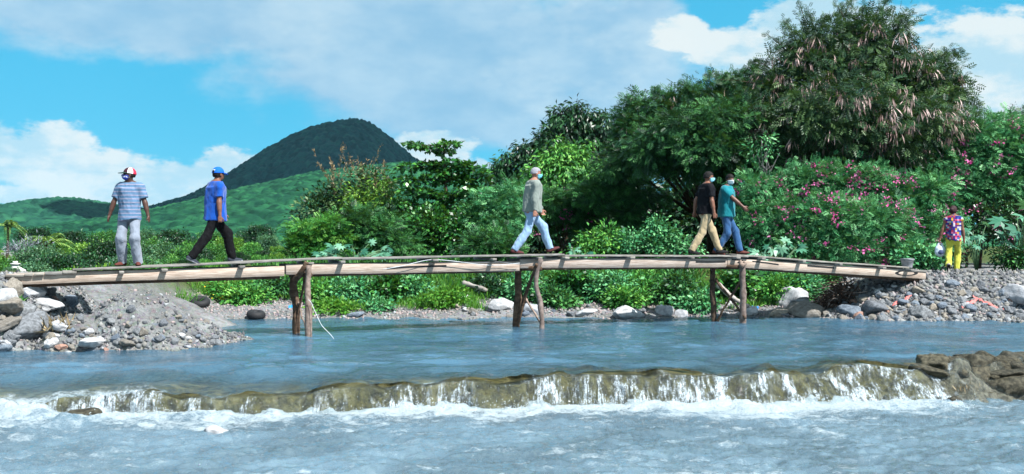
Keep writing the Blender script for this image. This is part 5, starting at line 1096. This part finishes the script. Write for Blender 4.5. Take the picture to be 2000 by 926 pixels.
for i, (nm, lab, lst, d, lf, den, per, sig, L, Wd, kind, kw) in enumerate(B):
    PB[lab] = plant(nm, lab, 'bush', lobes_px(lst, d), lf, den, per, sig, L, Wd, kind, .05, seed=40+i, part='foliage', stem='stem', **kw)+(lobes_px(lst, d),)
def bloom(key, den, lf='pink', L=.075, which=None, seed=5, per=8, sig=.06, name='blossom'):
    t, o, lob = PB[key]; lob = [lob[k] for k in which] if which else lob
    lob = [(np.asarray(c)-[0, .10, 0], np.asarray(R_)*1.08) for c, R_ in lob]
    extra(t, o, name, lob, lf, den, per, sig, L, L*.8, 'leaf', seed, inner=.95, droop=0, puff=False)
k_ = [k for k in PB if 'pink' in k and 'mound of' in k][0]; shoots(*PB[k_][:2], [(1500, 370, 1478, 340), (1560, 350, 1548, 318), (1620, 345, 1632, 310), (1680, 350, 1706, 318), (1760, 370, 1786, 344), (1800, 390, 1838, 372), (1480, 400, 1450, 384), (1540, 360, 1520, 336), (1490, 450, 1452, 448), (1700, 352, 1740, 336)], 31.3, 'vine', 70, .14, .2); bloom(k_, 2.5, per=12, sig=.055, L=.07); bloom(k_, 1.6, which=[1, 2, 3, 6, 7], seed=8, per=20, sig=.08)
k_ = [k for k in PB if 'high above' in k][0]; bloom(k_, 1.8, seed=6, per=12, sig=.055); k_ = [k for k in PB if 'directly behind' in k][0]; bloom(k_, 1.6, seed=7, per=12)
k_ = [k for k in PB if 'hollow' in k][0]; bloom(k_, 1.5, seed=9, per=10)
k_ = [k for k in PB if 'yellow flowers' in k][0]; bloom(k_, 2.2, 'yellow', .06, seed=10, per=3)
# dry heads on the bush by the mountain
t, o, lob = PB[[k for k in PB if 'dry flower heads' in k][0]]; Q, T_ = [], []
for k in range(34):
    a = P(vr.uniform(650, 770), vr.uniform(345, 395), 38+vr.uniform(-.5, .5)); v = np.array([vr.normal(-.1, .28), vr.normal(0, .2), 1.])*vr.uniform(.4, 1.15)*(1.25 if a[0] < -4.9 else .8); n = 46; f = vr.random((n, 1))
    g_, kk = leaf_geo(a+v*f, np.tile(v, (n, 1))*.7+vr.standard_normal((n, 3))*.5, vr.standard_normal((n, 3)), .12, .03); Q.append(g_); T_.append(vr.random(n))
quads('dry_heads', np.concatenate(Q), np.concatenate(T_), LEAF['dry'], t, o)
# castor-like plants with big lobed leaves
def castor(lst, d, label, lf='castor', n=26, L=.42):
    p = np.array([P(x, y, d+vr.uniform(-.4, .4)) for (x, y) in lst]); c = p.mean(0); z0 = gz(c[0], c[1])-.05; o = np.array([c[0], c[1], z0]); t = thing('castor_plant', label, 'plant', tuple(o))
    q = np.repeat(p, n//len(p)+1, 0)[:n] if n > len(p) else p; q = q+vr.standard_normal(q.shape)*[.12, .2, .1]; ax = (q-(c-[0, 0, .3]))*[1, .6, .3]+vr.standard_normal(q.shape)*.25+[0, -.25, -.15]
    g_, k = leaf_geo(q, ax, vr.standard_normal(q.shape)*.22+[.1, -.75, .9], L*vr.uniform(.75, 1.15, len(q)), .2, 'palm'); T_ = np.tile(vr.random(len(q))[:, None], (1, k)).ravel()
    quads('leaves', g_, T_, LEAF[lf], t, o); mb = MB()
    for w_ in q: mb.tube(np.array([[0, 0, 0], (w_-o)*[.45, .45, .7], w_-o]), [.02, .013, .006], 5)
    mb.build('stem', m_plain('green stalk', lin(96, 130, 92), .6, .3), t, True)
castor([(1480, 486), (1510, 478), (1540, 484), (1560, 494), (1500, 496), (1530, 474)], 29.6, 'castor plant with big pale lobed leaves behind the deck beside the brown shoes', n=22, L=.36)
castor([(660, 488), (690, 484), (720, 490), (640, 496), (740, 496), (705, 496)], 31.5, 'castor plant spreading pale leaves behind the deck near the first trestle', n=26, L=.34)
castor([(1985, 424), (1965, 446), (2010, 410), (2005, 450)], 28.8, 'tall castor plant with large bluish leaves at the far edge of the path', n=7, L=.62)
castor([(1902, 456), (1890, 470), (1915, 475), (1925, 462)], 29.2, 'young castor plant beside the woman', n=12, L=.34)
castor([(1985, 470), (1998, 485), (1970, 480)], 28.4, 'low castor plant under the tall bluish one', n=6, L=.34)
castor([(1122, 488), (1132, 482), (1140, 492)], 29.8, 'small castor sprig behind the deck in front of the walking shoes', n=8, L=.24)
# bare grey branches in the shade
mb = MB(); a0 = P(1500, 345, 31.6); o = np.array([a0[0], a0[1], gz(a0[0], a0[1])]); t = thing('bare_branch', 'bare grey tangled branches hanging in front of the deep shade', 'branches', tuple(o))
for k in range(16):
    a = P(1490+vr.uniform(-8, 16), 330+vr.uniform(-6, 22), 31.6); b = P(vr.uniform(1462, 1530), vr.uniform(270, 345), 31.4+vr.uniform(-.3, .3)); m_ = (a+b)/2+vr.normal(0, .1, 3); tt = np.linspace(0, 1, 7)[:, None]
    mb.tube(a*(1-tt)**2+2*m_*tt*(1-tt)+b*tt**2-o, .012*(1-.7*tt[:, 0]), 5)
mb.tube(np.array([P(1462, 372, 31.6), P(1490, 352, 31.6), P(1520, 345, 31.6)])-o, .014, 5); mb.tube(np.array([o*[1, 1, 1], P(1500, 420, 31.8), a0])-o, .03, 6); mb.build('branches', BARKG, t, True)
Q, T_ = crown(lobes_px([(1490, 275, 22, 16), (1475, 290, 16, 18), (1500, 292, 16, 14)], 31.4), 16, 5, .09, .13, .05, rs=99); quads('leaves', Q, T_, LEAF['vine'], t, o)
# grass along the shore
p = np.stack([vr.uniform(-8, 7, 9000), vr.uniform(25.8, 29.5, 9000)], -1); z = terr(p[:, 0], p[:, 1]); k = (z > .12) & (fbm(p[:, 0]*.8, p[:, 1]*1.2, 0, 3, 91) > -.12+.5*ss(.5, .15, z)-.5*ss(1.4, .6, np.abs(p[:, 0]+1.6))); p, z = p[k], z[k]; n = len(p)*4; b = np.repeat(np.c_[p, z], 4, 0)+vr.normal(0, .05, (n, 3))*[1, 1, 0]
g_, _ = leaf_geo(b, vr.standard_normal((n, 3))*.35+[0, 0, 1], vr.standard_normal((n, 3)), vr.uniform(.1, .3, n), .018)
tag(link('grass', mesh('grass', g_.reshape(-1, 3), np.arange(n*4).reshape(-1, 4), [LEAF['grass']], fa={'tint': vr.random(n)})), 'fresh green grass tufts along the far shore', kind='stuff')
p = np.stack([vr.uniform(-15, 10, 14000), vr.uniform(28.5, 36, 14000)], -1); k = (p[:, 0] < 7.5) & (p[:, 0] > -.2*p[:, 1]-1) & (fbm(p[:, 0]*.7, p[:, 1]*.7, 0, 3, 95) > -.25); p = p[k]; z = terr(p[:, 0], p[:, 1]); n = len(p)*4; b = np.repeat(np.c_[p, z], 4, 0)+vr.normal(0, .09, (n, 3))*[1, 1, .2]
g_, _ = leaf_geo(b, vr.standard_normal((n, 3))*.6+[0, 0, 1], vr.standard_normal((n, 3)), vr.uniform(.12, .42, n), vr.uniform(.02, .06, n))
tag(link('undergrowth', mesh('undergrowth', g_.reshape(-1, 3), np.arange(n*4).reshape(-1, 4), [LEAF['grove']], fa={'tint': vr.random(n)})), 'low leafy ground cover behind the far shore', kind='stuff')
# weed on the rubble heap and tufts on the ledge
def tuft(x, y, d, label, lf, n, L, z=None, nm='weed'):
    p = P(x, y, d); zz = gz(p[0], d) if z is None else z; b = vr.normal(0, .07, (n, 3))*[1.2, 1, .2]; g_, _ = leaf_geo(b, vr.standard_normal((n, 3))*.6+[0, 0, 1], vr.standard_normal((n, 3)), L*vr.uniform(.5, 1.2, n), L*.11)
    tag(link(nm, mesh(nm, g_.reshape(-1, 3), np.arange(n*4).reshape(-1, 4), [LEAF[lf]], fa={'tint': vr.random(n)}), None, (p[0], d, zz)), label, 'weed')
tuft(108, 648, on_ground(108, 648, 16.6, 21), 'yellowish grass tuft on the side of the rubble heap', 'dry', 90, .3); tuft(30, 592, on_ground(30, 592, 16.6, 21), 'small green weed between the boulders', 'bright', 60, .14)
tuft(1985, 752, 15.3, 'green tuft on the dry end of the rock ledge', 'dry', 40, .09, .05); tuft(1890, 775, 14.6, 'grass tuft low on the dry rock face', 'dry', 40, .11, -.25)
# --- the grove and palms in the valley to the left, trees of a few kinds
def grove_tree(name, seed, lf, h=5., w_=3.2, den=7, L=.27, kind='leaf', Wd=.17):
    r_ = np.random.default_rng(seed); lob = [((0, 0, h*.62), (w_*.75, w_*.75, h*.34))]+[((r_.uniform(-.7, .7)*w_, r_.uniform(-.7, .7)*w_, h*r_.uniform(.35, .85)), tuple(w_*r_.uniform(.3, .48)*np.array([1, 1, .75]))) for _ in range(6)]
    t = thing(name, '', 'tree', (0, 0, 0)); Q, T_ = crown(lob, den, 11, .20, L, Wd, kind, rs=seed, inner=.5, clump_amp=.3); quads('crown', Q, T_, LEAF[lf], t, (0, 0, 0)); limbs('trunk', (0, 0, -.3), [l[0] for l in lob], .16, t, (0, 0, 0)); return t
GT = [grove_tree('round_tree', 501, 'grove'), grove_tree('round_tree', 502, 'grovey', 4.6), grove_tree('round_tree', 503, 'groveb', 5.4, 3.0), grove_tree('round_tree', 504, 'dark', 5.6, 3.0), grove_tree('round_tree', 505, 'bright', 4.2, 3.4)]
used = set()
GR = [  # x, y of the crown top, distance, height, kind, label
    (-30, 480, 62, 5.2, 1, 'yellow green round tree at the very edge of the grove'), (20, 505, 48, 2.6, 0, 'low green tree behind the white gate pillar'), (66, 486, 52, 4.3, 2, 'bluish round tree beside the white gate pillar'), (118, 470, 90, 6.2, 0, 'green round tree past the lilac shrub'),
    (150, 462, 110, 7, 3, 'dark tree in the back row of the grove left of the striped shirt'), (160, 478, 66, 4.6, 1, 'yellow green tree between lilac shrub and striped shirt man'), (196, 470, 70, 5.4, 1, 'bright yellowish tree right at the elbow of the striped shirt man'),
    (130, 505, 46, 2.6, 2, 'low bluish bush tree under the bright yellowish one'), (178, 512, 42, 2.2, 3, 'low dark tree behind the long plank'), (222, 484, 64, 4.6, 3, 'dark tree behind the legs of the striped shirt man'), (255, 480, 72, 5, 0, 'green tree between the legs of the striped shirt man'),
    (300, 466, 84, 6.2, 0, 'round tree right of the striped shirt man'), (318, 480, 62, 4.5, 2, 'bluish tree in front of the round one right of the striped shirt man'), (345, 462, 88, 6.4, 3, 'dark crowned tree midway between the two nearest men'), (365, 478, 60, 4.2, 0, 'green tree below the dark crowned one'),
    (392, 466, 84, 6, 4, 'light tree by the elbow of the blue shirt man'), (300, 500, 48, 2.8, 4, 'light low tree behind the deck right of grey trousers'), (340, 503, 45, 2.6, 0, 'green low tree behind the deck between the men'), (395, 494, 50, 3.2, 3, 'dark low tree behind the black trousers'),
    (436, 478, 66, 5, 0, 'green tree framed by the black trouser legs'), (455, 460, 90, 6.6, 1, 'yellowish tree beyond the back of the blue shirt man'), (490, 470, 66, 5, 4, 'light green tree right of the blue shirt man'), (480, 496, 48, 3, 0, 'low green tree behind the forward shoe of the blue shirt man'),
    (520, 462, 74, 5.8, 2, 'bluish tree between the blue shirt man and the bank thicket'), (545, 480, 52, 4.2, 1, 'yellowish tree against the left flank of the bank thicket'), (520, 500, 44, 2.8, 4, 'light low tree touching the umbrella shrub'), (250, 505, 44, 2.4, 2, 'bluish low tree behind the shoes of the striped shirt man'), (80, 455, 130, 7.5, 3, 'dark tree far back beneath the hill'),
    (210, 452, 150, 8, 0, 'distant green tree under the hill left of the striped man'), (285, 452, 140, 7.5, 2, 'distant bluish tree under the hill right of the striped man'), (410, 450, 140, 8, 0, 'distant green tree beneath the lit slope'), (500, 448, 130, 7.5, 3, 'distant dark tree beneath the lit slope'),
    (110, 545, 33, 1.7, 2, 'low bluish bush in the dip behind the rubble heap'), (170, 548, 34, 1.6, 0, 'low green bush behind the crest of the rubble heap'), (230, 550, 36, 1.5, 4, 'light low bush behind the pebble hump'), (270, 545, 38, 1.9, 3, 'dark low bush behind the pebble hump')]
GR += [(15, 519, 34, 1.3, 0, 'low green shrub behind the stubby deck boards'),
       (60, 520, 36, 1.4, 2, 'low shrub behind the short boards at the low end of the deck'),
       (100, 515, 38, 1.6, 3, 'low shrub beside the white pillar and the dip'),
       (140, 521, 33, 1.2, 4, 'low round shrub behind the start of the long planks'),
       (205, 517, 37, 1.6, 1, 'low shrub at the left shoe of the striped shirt man'),
       (285, 515, 36, 1.6, 0, 'low shrub at the right shoe of the striped shirt man'),
       (320, 519, 32, 1.2, 4, 'low spreading shrub behind the third crosspiece'),
       (365, 513, 36, 1.6, 3, 'low shrub behind the heel of the blue shirt man'),
       (420, 515, 34, 1.4, 0, 'low shrub under the stride of the blue shirt man'),
       (455, 511, 38, 1.8, 2, 'taller shrub under the stride of the blue shirt man'),
       (505, 513, 33, 1.3, 4, 'low shrub ahead of the blue shirt man'),
       (545, 515, 32, 1.3, 1, 'low shrub left of the first trestle behind the deck'),
       (20, 547, 30, 1.1, 2, 'low weed bush beneath the start of the side beam'),
       (350, 547, 33, 1.2, 0, 'low bush showing under the side beam right of the rubble'),
       (400, 547, 32, 1.1, 4, 'low bush under the side beam behind the yellow flowers'),
       (470, 545, 33, 1.2, 3, 'low bush under the side beam before the first trestle'),
       (520, 543, 34, 1.3, 3, 'dark low bush under the side beam by the first trestle'),
       (130, 563, 31, 0.9, 2, 'small bush in the dip right of the boulders')]
for (x, y, d, h, k, lab) in GR:
    src = GT[k]; t = src if k not in used else copy_tree(src); used.add(k); p = P(x, y, d); g0 = gz(p[0], d)-.1; h = max(p[2]-g0, .5); s_ = h/4.9; t.location = (p[0], d, g0); t.rotation_euler = (0, 0, vr.uniform(0, 6.28)); w0 = vr.uniform(.72, .95); t.scale = (s_*w0, s_*w0, s_)
    t['label'] = lab; t['group'] = 'trees of the valley grove'
def palm(x, y, d, h, label, n=18, L=1.9):
    p = P(x, y, d); z0 = gz(p[0], d); top = p[2]-.3; t = thing('palm_tree', label, 'palm', (p[0], d, z0)); mb = MB(); H_ = top-z0; tt = np.linspace(0, 1, 8); mb.tube(np.stack([.25*np.sin(tt*2), 0*tt, tt*H_], -1), .16*(1-.4*tt), 7); mb.build('trunk', BARK, t, True); c = np.array([.25*math.sin(2), 0, H_]); Q = []
    for k in range(n):
        a = vr.uniform(0, 6.28); e = vr.uniform(-.2, 1.1); tt = np.linspace(0, 1, 16)[:, None]; dr = np.array([math.cos(a)*math.cos(e), math.sin(a)*math.cos(e), math.sin(e)]); q = c+dr*tt*L+np.array([0, 0, -1])*tt**2*L*.75
        for s_ in (1, -1): sd = np.array([-math.sin(a), math.cos(a), 0])*s_; g_, _ = leaf_geo(q, np.tile(sd*.8+dr*.5+[0, 0, -.5], (16, 1)), np.tile([0., 0, 1], (16, 1)), L*.3*(1-.6*tt[:, 0]), L*.06); Q.append(g_)
    Q = np.concatenate(Q); quads('fronds', Q, vr.random(len(Q)), LEAF['palm'], t, (0, 0, 0))
palm(84, 462, 60, 5, 'pale fronded palm rising from the grove beside the lilac shrub'); palm(10, 432, 95, 8, 'tall thin palm standing far off at the edge of the grove', 14, 1.7)
lb = lobes_px([(48, 486, 20, 10), (30, 490, 16, 9), (66, 480, 14, 9)], 54); t, o = plant('lilac_shrub', 'bare looking shrub of pale lilac twigs behind the bluish round tree', 'shrub', lb, 'lilac', 22, 9, .16, .18, .03, 'leaf', .05, seed=71, part='crown', stem='stem', droop=-.6)
# dark dry crown at the far edge on top of the thicket
t, o = plant('dry_tree', 'dark brown dry crown peeping over the thicket at the far edge', 'tree', lobes_px([(1990, 226, 34, 15), (2030, 222, 40, 22), (1970, 234, 16, 8)], 46), 'pod', 40, 8, .12, .14, .03, 'leaf', .12, seed=73, droop=1.)
for c in t.children:
    if c.name.startswith('crown'): c.data.materials[0] = m_leaf('dark dry leaf', lin(26, 20, 22), lin(46, 36, 36), lin(70, 58, 54), .05)
# white gate pillar and lamp post in the valley
WP = m_plain('white paint', (.6, .6, .58, 1), .6, .3, .06); c = P(30, 531, 33); gp = thing('gate_pillar', 'white stepped gate pillar with railings at the edge of the grove', 'pillar', (c[0], c[1], gz(c[0], c[1])-.05)); zt = c[2]+.32-gp.location.z
def bx(mb, x0, x1, y0, y1, z0, z1): mb.add([(x, y, z) for z in (z0, z1) for x, y in ((x0, y0), (x1, y0), (x1, y1), (x0, y1))], [[0, 3, 2, 1], [4, 5, 6, 7], [0, 1, 5, 4], [1, 2, 6, 5], [2, 3, 7, 6], [3, 0, 4, 7]]); return mb
bx(MB(), -.08, .08, -.08, .08, 0, zt-.10).build('shaft', WP, gp); bx(MB(), -.11, .11, -.11, .11, zt-.10, zt-.06).build('cap', WP, gp); bx(MB(), -.055, .055, -.055, .055, zt-.06, zt).build('finial', WP, gp)
mb = MB()
for k in range(-7, 8):
    if abs(k) > 1: bx(mb, k*.042-.012, k*.042+.012, -.02, .02, 0, zt-.10-.022*abs(k))
bx(mb, -.32, -.08, -.012, .012, zt-.34, zt-.31); bx(mb, .08, .32, -.012, .012, zt-.34, zt-.31); mb.build('railing', WP, gp)
